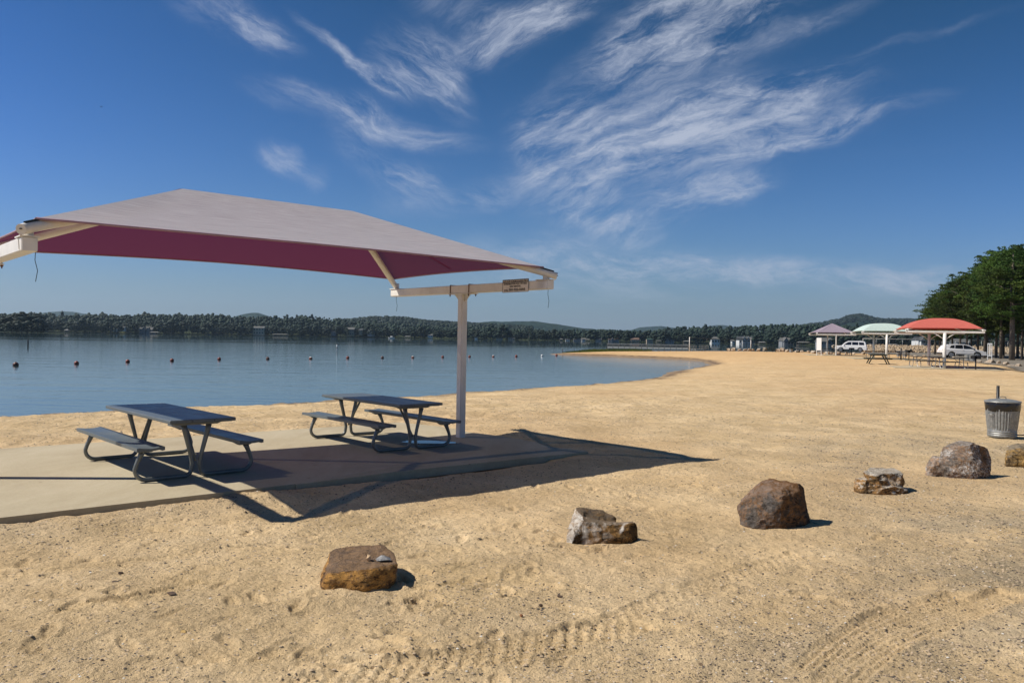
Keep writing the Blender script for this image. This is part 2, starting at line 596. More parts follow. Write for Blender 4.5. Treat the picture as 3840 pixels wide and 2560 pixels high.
def rock_mat(name, base, rust, dark, top, white=0.0, wdir=None, wcol=(.62, .58, .52), spots=0.0):
    t = NT(name, base, .88, spec=.25)
    p = t.coord()
    a = t.noise(p, 5.0, 7, .72, .8)
    b = t.noise(t.scaled(p, (1, 1, 2.4)), 9.5, 7, .75, 1.4)
    base, rust, dark = [tuple(x * .62 for x in q) for q in (base, rust, dark)] if False else (base, rust, dark)
    c = t.ramp(a, [(.33, tuple(x * .7 for x in dark)), (.43, base), (.52, tuple(x * 1.35 for x in rust)), (.60, base), (.72, dark)])
    c = t.mix(t.mapr(b, .52, .60, 0, .9), c, tuple(x * .45 for x in dark))
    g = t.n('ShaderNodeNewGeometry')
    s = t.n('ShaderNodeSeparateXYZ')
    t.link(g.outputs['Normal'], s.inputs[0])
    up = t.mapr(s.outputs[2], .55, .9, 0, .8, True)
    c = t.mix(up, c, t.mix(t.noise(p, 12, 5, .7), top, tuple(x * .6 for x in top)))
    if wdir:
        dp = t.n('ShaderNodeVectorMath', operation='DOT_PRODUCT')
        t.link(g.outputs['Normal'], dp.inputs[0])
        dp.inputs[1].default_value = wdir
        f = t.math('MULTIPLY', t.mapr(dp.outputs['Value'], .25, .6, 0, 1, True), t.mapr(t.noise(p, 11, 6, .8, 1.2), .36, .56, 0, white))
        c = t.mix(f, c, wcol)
    if spots:
        n = t.noise(p, 42, 5, .75, .6)
        n2 = t.noise(p, 3.2, 3, .6)
        c = t.mix(t.math('MULTIPLY', t.mapr(n, .505, .56), t.mapr(n2, .42, .56, 0, spots)), c, wcol)
    vein = t.n('ShaderNodeTexVoronoi', feature='DISTANCE_TO_EDGE')
    vein.inputs['Scale'].default_value = 5
    wv = t.n('ShaderNodeVectorMath', operation='ADD')
    t.link(t.scaled(p, (1, 1.3, .8)), wv.inputs[0])
    t.link(t.scaled(t.noise(p, 6, 4, .7, out='Color'), (.5, .5, .5)), wv.inputs[1])
    t.link(wv.outputs[0], vein.inputs['Vector'])
    t.color(c)
    hgt = t.math('ADD', t.math('MULTIPLY', b, 1.0), t.math('ADD', t.math('MULTIPLY', t.noise(p, 38, 6, .75), .5), t.mapr(vein.outputs['Distance'], 0, .05, 0, .25)))
    t.bump(hgt, .03)
    return t.m


M['boulder'] = rock_mat('tan_boulder_stone', (.30, .22, .14), (.38, .25, .13), (.14, .10, .07), (.46, .38, .28), .5, (-.6, -.2, .6))
M['riprap'] = rock_mat('pale_riprap_stone', (.36, .28, .19), (.42, .31, .19), (.14, .11, .08), (.50, .43, .33))


def leaf_mat(name, lo, hi, scale=.35):
    t = NT(name, lo, .65, spec=.25)
    oi = t.n('ShaderNodeObjectInfo')
    p = t.coord('Object')
    a = t.noise(p, scale, 4, .7)
    b = t.noise(p, scale * 7, 2, .6)
    f = t.math('ADD', t.math('MULTIPLY', a, .7), t.math('MULTIPLY', b, .3))
    c = t.ramp(f, [(.40, lo), (.60, hi)])
    hsv = t.n('ShaderNodeHueSaturation')
    t.link(t.mapr(oi.outputs['Random'], 0, 1, .47, .52), hsv.inputs['Hue'])
    t.link(t.mapr(oi.outputs['Random'], 0, 1, .62, 1.35), hsv.inputs['Value'])
    t.link(c, hsv.inputs['Color'])
    t.color(hsv.outputs[0])
    t.b.inputs['Subsurface Weight'].default_value = 0
    return t.m


M['pine'] = leaf_mat('pine_needles', (.022, .050, .009), (.085, .135, .022), .5)
M['leaf'] = leaf_mat('shore_foliage', (.005, .015, .010), (.019, .036, .017), .25)
M['forest'] = leaf_mat('forest_foliage', (.004, .012, .010), (.017, .034, .017), .045)
M['bark'] = simple('pine_bark', (.13, .105, .08), .95, 0, .4, 6, .02)
M['reed'] = simple('green_reed', (.17, .25, .05), .8, 0, .4, 2)
M['lawn'] = simple('shore_lawn', (.15, .17, .05), .9, 0, .3, .3)

t = NT('hill_forest', (.03, .05, .03), .95, spec=.1)
p = t.wpos()
v = t.voro(t.scaled(p, (1, 1, 1)), .075, out='Color')
bw = t.n('ShaderNodeRGBToBW')
t.link(v, bw.inputs[0])
c = t.ramp(bw.outputs[0], [(.2, (.007, .020, .016)), (.8, (.022, .042, .028))])
c = t.mix(.8, c, t.ramp(t.noise(p, .006, 5, .7), [(.35, (.7, .75, .8)), (.65, (1.25, 1.2, 1.1))]), 'MULTIPLY')
t.color(c)
t.bump(t.voro(p, .075), -9.0)
M['hill'] = t.m

# pebbles
M['peb_tan'] = simple('tan_pebble', (.42, .32, .21), .8, 0, .3, 9)
M['peb_dark'] = simple('dark_pebble', (.075, .06, .05), .8, 0, .5, 9)
M['peb_white'] = simple('white_pebble', (.66, .63, .57), .6, 0, .1, 9)
M['peb_rust'] = simple('rust_pebble', (.25, .12, .05), .8, 0, .4, 9)

# ---------------------------------------------------------------- noise on arrays


def _hash(ix, iy, iz, seed):
    h = (ix.astype(np.int64) * 374761393 + iy.astype(np.int64) * 668265263 + iz.astype(np.int64) * 2147483647 + seed * 974634777) & 0xffffffff
    h = ((h ^ (h >> 13)) * 1274126177) & 0xffffffff
    h = h ^ (h >> 16)
    return (h & 0xffff) / 65535.0


def vn2(x, y, seed=0):
    ix, iy = np.floor(x), np.floor(y)
    fx, fy = x - ix, y - iy
    fx, fy = fx * fx * (3 - 2 * fx), fy * fy * (3 - 2 * fy)
    z = np.zeros_like(ix)
    a, b = _hash(ix, iy, z, seed), _hash(ix + 1, iy, z, seed)
    c, d = _hash(ix, iy + 1, z, seed), _hash(ix + 1, iy + 1, z, seed)
    return (a + (b - a) * fx) * (1 - fy) + (c + (d - c) * fx) * fy - .5


def vn3(x, y, z, seed=0):
    ix, iy, iz = np.floor(x), np.floor(y), np.floor(z)
    fx, fy, fz = x - ix, y - iy, z - iz
    fx, fy, fz = fx * fx * (3 - 2 * fx), fy * fy * (3 - 2 * fy), fz * fz * (3 - 2 * fz)
    r = 0
    for dz, wz in ((0, 1 - fz), (1, fz)):
        for dy, wy in ((0, 1 - fy), (1, fy)):
            for dx, wx in ((0, 1 - fx), (1, fx)):
                r = r + _hash(ix + dx, iy + dy, iz + dz, seed) * wx * wy * wz
    return r - .5


def fbm2(x, y, sc, octv=4, seed=0, gain=.5):
    r, a, c, s = 0, 1.0, 1 / sc, .8
    for k in range(octv):
        r = r + a * vn2((x * math.cos(k) + y * math.sin(k)) * c + 7.3 * k, (-x * math.sin(k) + y * math.cos(k)) * c + 3.1 * k, seed + k)
        a *= gain
        c *= 2.03
    return r


def fbm3(P, sc, octv=4, seed=0, gain=.5):
    r, a, c = 0, 1.0, 1 / sc
    for k in range(octv):
        r = r + a * vn3(P[:, 0] * c + 5.1 * k, P[:, 1] * c + 9.7 * k, P[:, 2] * c + 1.3 * k, seed + k)
        a *= gain
        c *= 2.07
    return r


def sstep(a, b, x):
    t_ = np.clip((x - a) / (b - a), 0, 1)
    return t_ * t_ * (3 - 2 * t_)


# ---------------------------------------------------------------- objects and meshes


def tag(o, label=None, cat=None, group=None, kind=None):
    if label:
        o['label'] = label
    if cat:
        o['category'] = cat
    if group:
        o['group'] = group
    if kind:
        o['kind'] = kind
    return o


def thing(name, loc=(0, 0, 0), rz=0.0, label=None, cat=None, group=None):
    o = bpy.data.objects.new(name, None)
    o.empty_display_size = .2
    o.location = loc
    o.rotation_euler = (0, 0, rz)
    COL.objects.link(o)
    return tag(o, label, cat, group)


def link(name, me, parent=None, loc=None, rz=None):
    o = bpy.data.objects.new(name, me)
    COL.objects.link(o)
    if parent is not None:
        o.parent = parent
    if loc is not None:
        o.location = loc
    if rz is not None:
        o.rotation_euler = (0, 0, rz)
    return o


def mesh_np(name, V, F, mats, smooth=False, uv=None):
    """V: n x 3 array, F: list of faces or m x k array"""
    me = bpy.data.meshes.new(name)
    V = np.asarray(V, np.float32)
    if isinstance(F, np.ndarray):
        k = F.shape[1]
        me.vertices.add(len(V))
        me.vertices.foreach_set('co', V.ravel())
        me.loops.add(F.size)
        me.loops.foreach_set('vertex_index', F.astype(np.int32).ravel())
        me.polygons.add(len(F))
        me.polygons.foreach_set('loop_start', np.arange(0, F.size, k, dtype=np.int32))
        me.update(calc_edges=True)
    else:
        me.from_pydata([tuple(map(float, v)) for v in V], [], F)
    for mt in (mats if isinstance(mats, (list, tuple)) else [mats]):
        me.materials.append(mt)
    if smooth:
        me.polygons.foreach_set('use_smooth', np.ones(len(me.polygons), bool))
    me.update()
    return me


class MB:
    """collects shapes into one mesh"""

    def __init__(s):
        s.V, s.F, s.S = [], [], []

    def add(s, V, F, smooth=False):
        b = len(s.V)
        s.V += [tuple(v) for v in V]
        s.F += [tuple(i + b for i in f) for f in F]
        s.S += [smooth] * len(F)
        return s

    def box(s, c, d, rz=0.0, rx=0.0, ry=0.0, bev=0.0):
        """box centred on c with size d"""
        hx, hy, hz = d[0] / 2, d[1] / 2, d[2] / 2
        R = Matrix.Rotation(rz, 3, 'Z') @ Matrix.Rotation(ry, 3, 'Y') @ Matrix.Rotation(rx, 3, 'X')
        c = Vector(c)
        if bev <= 0:
            V = [c + R @ Vector((x, y, z)) for x in (-hx, hx) for y in (-hy, hy) for z in (-hz, hz)]
            return s.add(V, [(0, 1, 3, 2), (4, 6, 7, 5), (0, 4, 5, 1), (2, 3, 7, 6), (0, 2, 6, 4), (1, 5, 7, 3)])
        b = min(bev, hx * .9, hy * .9, hz * .9)
        V, ix = [], {}
        for sx in (-1, 1):
            for sy in (-1, 1):
                for sz in (-1, 1):
                    for k in range(3):
                        q = [sx * (hx - (0 if k == 0 else b)), sy * (hy - (0 if k == 1 else b)), sz * (hz - (0 if k == 2 else b))]
                        ix[(sx, sy, sz, k)] = len(V)
                        V.append(c + R @ Vector(q))
        F = []
        for sx in (-1, 1):
            F.append([ix[(sx, a, b2, 0)] for a, b2 in ((-1, -1), (1, -1), (1, 1), (-1, 1))][::sx])
            F.append([ix[(a, sx, b2, 1)] for a, b2 in ((-1, -1), (-1, 1), (1, 1), (1, -1))][::sx])
            F.append([ix[(a, b2, sx, 2)] for a, b2 in ((-1, -1), (1, -1), (1, 1), (-1, 1))][::sx])
        for a in (-1, 1):
            for b2 in (-1, 1):
                F.append([ix[(-1, a, b2, 1)], ix[(1, a, b2, 1)], ix[(1, a, b2, 2)], ix[(-1, a, b2, 2)]][::(a * b2)])
                F.append([ix[(a, -1, b2, 0)], ix[(a, -1, b2, 2)], ix[(a, 1, b2, 2)], ix[(a, 1, b2, 0)]][::-(a * b2)])
                F.append([ix[(a, b2, -1, 0)], ix[(a, b2, 1, 0)], ix[(a, b2, 1, 1)], ix[(a, b2, -1, 1)]][::(-a * b2)])
                for c2 in (-1, 1):
                    F.append([ix[(a, b2, c2, 0)], ix[(a, b2, c2, 1)], ix[(a, b2, c2, 2)]][::(a * b2 * c2)])
        return s.add(V, F)

    def tube(s, pts, r, n=8, caps=True, up=(0, 0, 1), smooth=True):
        """round bar along a list of points; r a number or one per point"""
        pts = [Vector(p) for p in pts]
        rr = r if isinstance(r, (list, tuple)) else [r] * len(pts)
        V, F = [], []
        prev = None
        for i, p in enumerate(pts):
            d = (pts[min(i + 1, len(pts) - 1)] - pts[max(i - 1, 0)]).normalized()
            if prev is None:
                a = Vector(up)
                if abs(a.dot(d)) > .9:
                    a = Vector((1, 0, 0))
                a = (a - d * a.dot(d)).normalized()
            else:
                a = (prev - d * prev.dot(d)).normalized()
            prev = a
            b = d.cross(a)
            for k in range(n):
                th = 2 * math.pi * k / n
                V.append(p + (a * math.cos(th) + b * math.sin(th)) * rr[i])
        for i in range(len(pts) - 1):
            for k in range(n):
                F.append((i * n + k, i * n + (k + 1) % n, (i + 1) * n + (k + 1) % n, (i + 1) * n + k))
        s.add(V, F, smooth)
        if caps:
            b0 = len(s.V) - len(V)
            s.F.append(tuple(b0 + k for k in range(n))[::-1])
            s.F.append(tuple(b0 + (len(pts) - 1) * n + k for k in range(n)))
            s.S += [False, False]
        return s

    def lathe(s, prof, n=24, c=(0, 0, 0), smooth=True, cap0=False, cap1=False):
        V, F = [], []
        for (r, z) in prof:
            for k in range(n):
                th = 2 * math.pi * k / n
                V.append((c[0] + r * math.cos(th), c[1] + r * math.sin(th), c[2] + z))
        for i in range(len(prof) - 1):
            for k in range(n):
                F.append((i * n + k, i * n + (k + 1) % n, (i + 1) * n + (k + 1) % n, (i + 1) * n + k))
        s.add(V, F, smooth)
        b0 = len(s.V) - len(V)
        if cap0:
            s.F.append(tuple(b0 + k for k in range(n))[::-1])
            s.S.append(False)
        if cap1:
            s.F.append(tuple(b0 + (len(prof) - 1) * n + k for k in range(n)))
            s.S.append(False)
        return s

    def prism(s, poly, axis, a, b):
        """polygon extruded along an axis from a to b; poly in the two other coordinates in xyz order"""
        def mk(p, w):
            q = list(p)
            q.insert(axis, w)
            return tuple(q)
        n = len(poly)
        V = [mk(p, a) for p in poly] + [mk(p, b) for p in poly]
        F = [tuple(range(n)), tuple(range(2 * n - 1, n - 1, -1))] + [(i, i + n, (i + 1) % n + n, (i + 1) % n) for i in range(n)]
        return s.add(V, F)

    def mesh(s, name, mats, fix=True):
        me = bpy.data.meshes.new(name)
        me.from_pydata(s.V, [], s.F)
        for mt in (mats if isinstance(mats, (list, tuple)) else [mats]):
            me.materials.append(mt)
        me.polygons.foreach_set('use_smooth', s.S)
        if fix:
            bm = bmesh.new()
            bm.from_mesh(me)
            bmesh.ops.recalc_face_normals(bm, faces=bm.faces)
            bm.to_mesh(me)
            bm.free()
        me.update()
        return me

    def build(s, name, mats, parent=None, loc=None, rz=None):
        return link(name, s.mesh(name, mats), parent, loc, rz)


def copy_tree(o, parent=None):
    c = o.copy()
    COL.objects.link(c)
    if parent is not None:
        c.parent = parent
    for ch in KIDS.get(o.name, []) or [x for x in bpy.data.objects if x.parent == o]:
        copy_tree(ch, c)
    return c


KIDS = {}


def arc(c, r, a0, a1, n, plane='yz', x=0.0):
    out = []
    for i in range(n + 1):
        a = math.radians(a0 + (a1 - a0) * i / n)
        p, q = c[0] + r * math.cos(a), c[1] + r * math.sin(a)
        out.append((x, p, q) if plane == 'yz' else (p, x, q) if plane == 'xz' else (p, q, x))
    return out


ORD = ['first', 'second', 'third', 'fourth', 'fifth', 'sixth', 'seventh', 'eighth', 'ninth', 'tenth', 'eleventh', 'twelfth',
       'thirteenth', 'fourteenth', 'fifteenth', 'sixteenth', 'seventeenth', 'eighteenth', 'nineteenth', 'twentieth']
# ================================================================ the beach
WL = -.55
SH_MID = Vector((-3.4727, 11.7181, 0))
SH_ANG = math.radians(41.27)
ex = np.array([math.cos(SH_ANG), math.sin(SH_ANG)])
ey = np.array([-math.sin(SH_ANG), math.cos(SH_ANG)])


def loc2w(x, y, z=0):
    return Vector((SH_MID.x + ex[0] * x + ey[0] * y, SH_MID.y + ex[1] * x + ey[1] * y, z))


shore_px = [(0, 1571), (300, 1556), (500, 1549), (784, 1534), (1060, 1520), (1300, 1507), (1500, 1495), (1714, 1478), (1900, 1466), (2090, 1456), (2260, 1443),
            (2400, 1427), (2480, 1410), (2521, 1392), (2600, 1383), (2650, 1373), (2663, 1366), (2640, 1357), (2580, 1349), (2483, 1343), (2380, 1339),
            (2279, 1335), (2180, 1332.5), (2100, 1330), (2055, 1327.6)]
shore = [at(a, b, WL) for a, b in shore_px]
shore = [(-90, 3), (-60, 6), (-35, 11.5), (-20, 16)] + [(p.x, p.y) for p in shore]
# the far side of the spit, then behind the beach and the car park
tip = shore[-1]
back = [(tip[0] + 3, tip[1] + 6), (11, 132), (20, 137), (32, 141), (45, 146), (58, 152), (66, 158), (80, 163), (110, 168), (150, 172), (400, 175),
        (400, -300), (-90, -300)]
LAND = np.array(shore + back)


def sdf(x, y):
    """signed distance to the land outline, positive on land"""
    A = LAND
    B = np.roll(LAND, -1, 0)
    d2 = np.full(x.shape, 1e18)
    inside = np.zeros(x.shape, bool)
    for (ax, ay), (bx, by) in zip(A, B):
        dx, dy = bx - ax, by - ay
        t_ = np.clip(((x - ax) * dx + (y - ay) * dy) / (dx * dx + dy * dy), 0, 1)
        d2 = np.minimum(d2, (x - ax - t_ * dx) ** 2 + (y - ay - t_ * dy) ** 2)
        cond = ((ay > y) != (by > y)) & (x < (bx - ax) * (y - ay) / (by - ay + 1e-12) + ax)
        inside ^= cond
    return np.where(inside, 1, -1) * np.sqrt(d2)


def base_z(x, y, d):
    lx = (x - SH_MID.x) * ex[0] + (y - SH_MID.y) * ex[1]
    ly = (x - SH_MID.x) * ey[0] + (y - SH_MID.y) * ey[1]
    near = -.10 + .065 * sstep(-3.6, -2.5, ly) * (1 - .75 * sstep(-1.5, 2.0, lx)) * (lx < 6) + .045 * sstep(-.5, 1.5, ly) * (1 - sstep(30, 60, y))
    z = near + (.30 + .0) * sstep(25, 85, y) * sstep(-5, 14, x + .12 * y - 8)
    lowspit = sstep(90, 125, y) * (1 - sstep(8, 40, x))
    z = z * (1 - lowspit) + (-.12) * lowspit
    rise = 1 - np.exp(-np.maximum(d, 0) / (3.4))
    zl = WL + (z - WL) * rise
    return np.where(d > 0, zl, WL + np.maximum(d * .12, -2.5))


def pxw(px, py, z=-.1):
    p = at(px, py, z)
    return p.x, p.y


rs = np.random.RandomState(7)
PRINTS = []
for (x0, x1, y0, y1, n) in ((1450, 2300, 1990, 2480, 60), (0, 1200, 1980, 2500, 46), (1900, 2700, 1780, 2100, 30), (2300, 3300, 1600, 1900, 30),
                            (1100, 2300, 2400, 2556, 10), (2700, 3500, 2000, 2300, 16), (400, 1900, 1830, 2000, 22)):
    for k in range(n):
        PRINTS.append((*pxw(rs.uniform(x0, x1), rs.uniform(y0, y1)), rs.uniform(0, 2 * math.pi), rs.uniform(.22, .30), rs.uniform(.009, .019)))


def detail_z(x, y, d):
    r = np.hypot(x, y)
    lx = (x - SH_MID.x) * ex[0] + (y - SH_MID.y) * ex[1]
    ly = (x - SH_MID.x) * ey[0] + (y - SH_MID.y) * ey[1]
    on = sstep(0, 2.0, d)
    z = fbm2(x, y, 3.5, 3, 11) * .035 * on
    churn = sstep(2.4, 3.2, ly) * (1 - sstep(20, 34, r)) + .55 * (1 - sstep(5.5, 14, r)) * (1 - sstep(-2.4, -1.5, ly))
    churn = np.maximum(churn, .35 * sstep(14, 20, r) * (1 - sstep(40, 70, r)))
    n1 = fbm2(x, y, .34, 3, 3)
    n2 = fbm2(x, y, .11, 3, 5)
    z = z + (n1 * .026 + n2 * .012) * .25 + (n1 * .042 + n2 * .026 * (1 - .5 * sstep(9, 20, r))) * churn * on * (1 - .75 * sstep(60, 100, r))
    # broad scuffs and hollows that the low light picks out
    z = z - .022 * np.clip(fbm2(x, y * 1.2, .75, 3, 21) - .18, 0, 1) * on * (1 - sstep(20, 40, r)) * 3
    # footprints
    for (cx, cy, a, L, dep) in PRINTS:
        m_ = (np.abs(x - cx) < .3) & (np.abs(y - cy) < .3)
        if not m_.any():
            continue
        u = ((x[m_] - cx) * math.cos(a) + (y[m_] - cy) * math.sin(a)) / (L / 2)
        v = (-(x[m_] - cx) * math.sin(a) + (y[m_] - cy) * math.cos(a)) / (.05 + .012 * np.sign(u) * np.minimum(abs(u), 1))
        q = np.sqrt(u * u + v * v)
        z[m_] += -dep * (1 - sstep(.6, 1.05, q)) + dep * .45 * np.exp(-((q - 1.22) / .22) ** 2)
    # tyre tracks: (points along the centre line, width, depth, lug spacing)
    for pts, W, dep, lug in TRACKS:
        s0 = 0.0
        for (ax, ay), (bx, by) in zip(pts[:-1], pts[1:]):
            L = math.hypot(bx - ax, by - ay)
            m_ = (x > min(ax, bx) - W) & (x < max(ax, bx) + W) & (y > min(ay, by) - W) & (y < max(ay, by) + W)
            if m_.any():
                u = ((x[m_] - ax) * (bx - ax) + (y[m_] - ay) * (by - ay)) / L
                v = (-(x[m_] - ax) * (by - ay) + (y[m_] - ay) * (bx - ax)) / L
                ins = (u >= 0) & (u < L)
                s = s0 + u
                row = np.floor((v / W + .5) * 4)
                ph = (s / lug + row * .5 + np.abs((v / W + .5) * 4 % 1 - .5) * .6) % 1
                tread = np.where((ph < .60) & (((v / W + .5) * 4) % 1 < .82), 1.0, 0.0)
                if lug > 5:
                    tread = np.where(((v / W + .5) * 5) % 1 < .5, 1.0, 0.0)
                band_ = 1 - sstep(.44, .54, np.abs(v) / W)
                z[m_] *= np.where(ins, 1 - .8 * band_, 1)
                z[m_] += np.where(ins, band_ * (-dep * (.45 + .75 * tread)) + dep * .7 * np.exp(-((np.abs(v) / W - .6) / .07) ** 2), 0)
            s0 += L
    # a ragged little bank where the waves stop
    z = z + .05 * np.exp(-((d - 1.0) / .5) ** 2) * (.5 + 1.6 * fbm2(x, y, .5, 3, 31)) * (1 - sstep(40, 70, r))
    # heap of dug sand by the near edge of the slab
    cx, cy = pxw(1010, 1868, -.05)
    z = z + .055 * np.exp(-(((x - cx) / .42) ** 2 + ((y - cy) / .26) ** 2)) * (1 + 1.2 * fbm2(x, y, .12, 2, 41))
    # nothing pokes through the concrete
    slab = sstep(-2.50, -2.38, ly) * (1 - sstep(2.5, 2.6, ly)) * sstep(-6.5, -6.3, lx) * (1 - sstep(3.2, 3.5, lx))
    z = z * (1 - slab) - .10 * slab
    return z


def line_px(*pts):
    return [pxw(a, b) for a, b in pts]


TRACKS = [(line_px((1080, 2585), (1253, 2549), (1500, 2505), (1760, 2462), (1967, 2418), (2200, 2375), (2420, 2338)), .30, .019, .10),
          (line_px((3060, 2520), (3160, 2425), (3260, 2360), (3380, 2305), (3500, 2270), (3620, 2245)), .26, .016, 50),
          (line_px((3100, 2590), (3200, 2490), (3320, 2410), (3450, 2350), (3600, 2300), (3800, 2230)), .24, .012, 50),
          (line_px((0, 2165), (120, 2140), (330, 2120), (520, 2100), (800, 2060), (1060, 2035)), .12, .016, 50),
          (line_px((240, 2285), (330, 2262), (470, 2245), (600, 2215), (760, 2180)), .10, .016, 50),
          (line_px((560, 1990), (900, 2010), (1180, 1990), (1420, 1960)), .10, .010, 50),
          (line_px((2300, 2330), (2500, 2240), (2760, 2150), (3000, 2080)), .20, .010, .10),
          (line_px((1500, 2230), (1640, 2200), (1760, 2170), (1850, 2150)), .09, .014, 50)]


def gravel_w(x, y):
    r = np.hypot(x, y)
    a = sstep(.30, 1.3, (x - .28 * y) / 1.5) * (1 - sstep(14, 24, r))
    b = sstep(.0, .8, (x + .4) / 3) * (1 - sstep(4.6, 6.2, y)) * .8
    lx = (x - SH_MID.x) * ex[0] + (y - SH_MID.y) * ex[1]
    ly = (x - SH_MID.x) * ey[0] + (y - SH_MID.y) * ey[1]
    e = np.exp(-((ly + 2.75) / .35) ** 2) * .55 * (lx < 2)
    n = fbm2(x, y, 1.6, 4, 77)
    for pts, W, dep, lug in TRACKS[:3]:
        for (ax, ay), (bx, by) in zip(pts[:-1], pts[1:]):
            L = math.hypot(bx - ax, by - ay)
            u = np.clip(((x - ax) * (bx - ax) + (y - ay) * (by - ay)) / L, 0, L)
            q = np.hypot(x - ax - u * (bx - ax) / L, y - ay - u * (by - ay) / L)
            f_ = sstep(W * .45, W * .75, q)
            a, b = a * f_, b * f_
    return np.clip(np.maximum(np.maximum(a, b), e) * (.62 + 1.5 * n), 0, 1)


def build_ground():
    th = []
    a = math.radians(90 + 180)
    dense = np.radians(np.linspace(90 + 47, 90 - 47, 760))
    sparse = np.radians(np.linspace(90 - 47, 90 + 47 - 360, 90))[1:-1]
    th = np.concatenate([dense, sparse])
    R = [2.2]
    while R[-1] < 260:
        r = R[-1]
        R.append(r + max(.009, (.0026 if r < 8 else .0042) * r) * (1 if r < 60 else 1.6))
    R = np.array(R)
    RR, TT = np.meshgrid(R, th, indexing='ij')
    X, Y = RR * np.cos(TT), RR * np.sin(TT)
    x, y = X.ravel(), Y.ravel()
    d = sdf(x, y)
    d = d + fbm2(x, y, 2.2, 4, 91) * .7 * sstep(200, 20, np.hypot(x, y)) + fbm2(x, y, .5, 2, 95) * .16
    z = base_z(x, y, d)
    front = (np.arange(len(x)) % len(th)) < 760
    dz = np.zeros_like(z)
    idx = np.where((d > -3) & front)[0]
    xx, yy, dd = x[idx], y[idx], d[idx]
    dz[idx] = detail_z(xx, yy, dd)
    z = z + dz
    n, m_ = len(R), len(th)
    I = np.arange(n * m_).reshape(n, m_)
    a0 = I[:-1, :]
    a1 = I[1:, :]
    q = np.stack([a0, a1, np.roll(a1, -1, 1), np.roll(a0, -1, 1)], -1).reshape(-1, 4)
    keep = (d[q].max(1) > -14)
    q = q[keep]
    used = np.unique(q)
    mp = np.full(len(x), -1)
    mp[used] = np.arange(len(used))
    V = np.stack([x, y, z], 1)[used]
    # middle cap under the camera
    V = np.vstack([V, [[0, 0, -.1]]])
    F = mp[q]
    # closed centre: triangles as degenerate-free fan
    ring = mp[I[0]]
    me = mesh_np('sand_beach', V, F[:, ::-1], M['sand'], smooth=True)
    w = np.zeros(len(V), np.float32)
    w[:-1] = gravel_w(V[:-1, 0], V[:-1, 1])
    at_ = me.attributes.new('gravel', 'FLOAT', 'POINT')
    at_.data.foreach_set('value', w)
    o = link('sand_beach', me)
    tag(o, kind='structure', label='pale sand beach running down to the lake')
    V2 = np.vstack([V[ring], [[0, 0, -.1]]])
    k = len(ring)
    me2 = mesh_np('sand_underfoot', V2, [(i, (i + 1) % k, k)[::-1] for i in range(k)], M['sand'], smooth=True)
    o2 = link('sand_path', me2)
    tag(o2, kind='structure', label='patch of sand where the photographer stands')
    return o


build_ground()

# ---------------------------------------------------------------- lake
N_ = 64
ang = np.linspace(0, 2 * math.pi, N_, endpoint=False)
V = [(0, 300, WL)] + [(7500 * math.cos(a), 300 + 7500 * math.sin(a), WL) for a in ang]
me = mesh_np('lake', V, [(0, i + 1, (i + 1) % N_ + 1) for i in range(N_)], M['water'])
tag(link('lake', me), kind='structure', label='calm blue lake water')

# ---------------------------------------------------------------- concrete slab under the near shelter
loc_of = lambda px, py, z: ((at(px, py, z).to_2d() - SH_MID.to_2d()) @ Vector(ex), (at(px, py, z).to_2d() - SH_MID.to_2d()) @ Vector(ey))
far_edge = [loc_of(*p, 0) for p in ((1500, 1583), (1650, 1598), (1714, 1609), (1761, 1620), (1844, 1630), (1930, 1643), (1997, 1655), (2064, 1675))]
near_in = loc_of(1500, 1747, 0)
top = [(-6.3, -2.42), (-1.2, -2.42), (.3, near_in[1] + .02), (far_edge[-1][0], far_edge[-1][1] - .0)]
out = [(-6.3, 2.62), (-1.0, 2.60)] + far_edge
poly = [(-6.3, -2.42), (-.8, -2.42), (near_in[0], near_in[1])] + far_edge[::-1] + [(-1.0, 2.60), (-6.3, 2.62)]
mb = MB()
n = len(poly)
mb.add([loc2w(x, y, 0) for x, y in poly] + [loc2w(x, y, -.14) for x, y in poly],
       [tuple(range(n)), tuple(range(2 * n - 1, n - 1, -1))] + [(i, i + n, (i + 1) % n + n, (i + 1) % n) for i in range(n)])
slab = mb.build('concrete_slab', M['concrete'])
tag(slab, kind='structure', label='concrete slab under the faded maroon shade shelter')
# sloping edge at the right part of the near side
e0, e1 = loc_of(1500, 1766, -.03), loc_of(2205, 1692, -.05)
mb = MB()
P = [(-.8, -2.424, .0), (near_in[0], near_in[1], 0), (far_edge[-1][0], far_edge[-1][1], 0), (e1[0] + .05, e1[1] + .12, -.05), (e1[0], e1[1], -.055), (e0[0], e0[1], -.03), (-.8, -2.45, -.002)]
n = len(P)
mb.add([loc2w(*p) for p in P] + [loc2w(x, y, -.15) for x, y, z in P],
       [(0, 1, 5, 6), (1, 2, 4, 5), (2, 3, 4)] + [(i, i + n, (i + 1) % n + n, (i + 1) % n) for i in range(n)])
ap = mb.build('concrete_apron', M['concrete'])
tag(ap, kind='structure', label='sloping concrete edge strip of the slab')
# shallow puddle of water by the post
mb = MB()
c0 = at(1612, 1656, 0)
pts = []
for i in range(40):
    a = 2 * math.pi * i / 40
    rr = 1 + .10 * math.sin(3 * a + 1) + .05 * math.sin(7 * a)
    q = at(1612 + 108 * math.cos(a) * rr, 1656.5 + 5.5 * math.sin(a) * rr - math.cos(a) * -2.2, .004)
    pts.append(q)
mb.add(pts, [tuple(range(40))[::-1]])
t = NT('puddle_water', (.12, .11, .09), .02)
t.b.inputs['IOR'].default_value = 1.333
o = mb.build('puddle', t.m)
tag(o, kind='structure', label='thin puddle of rain water on the slab')

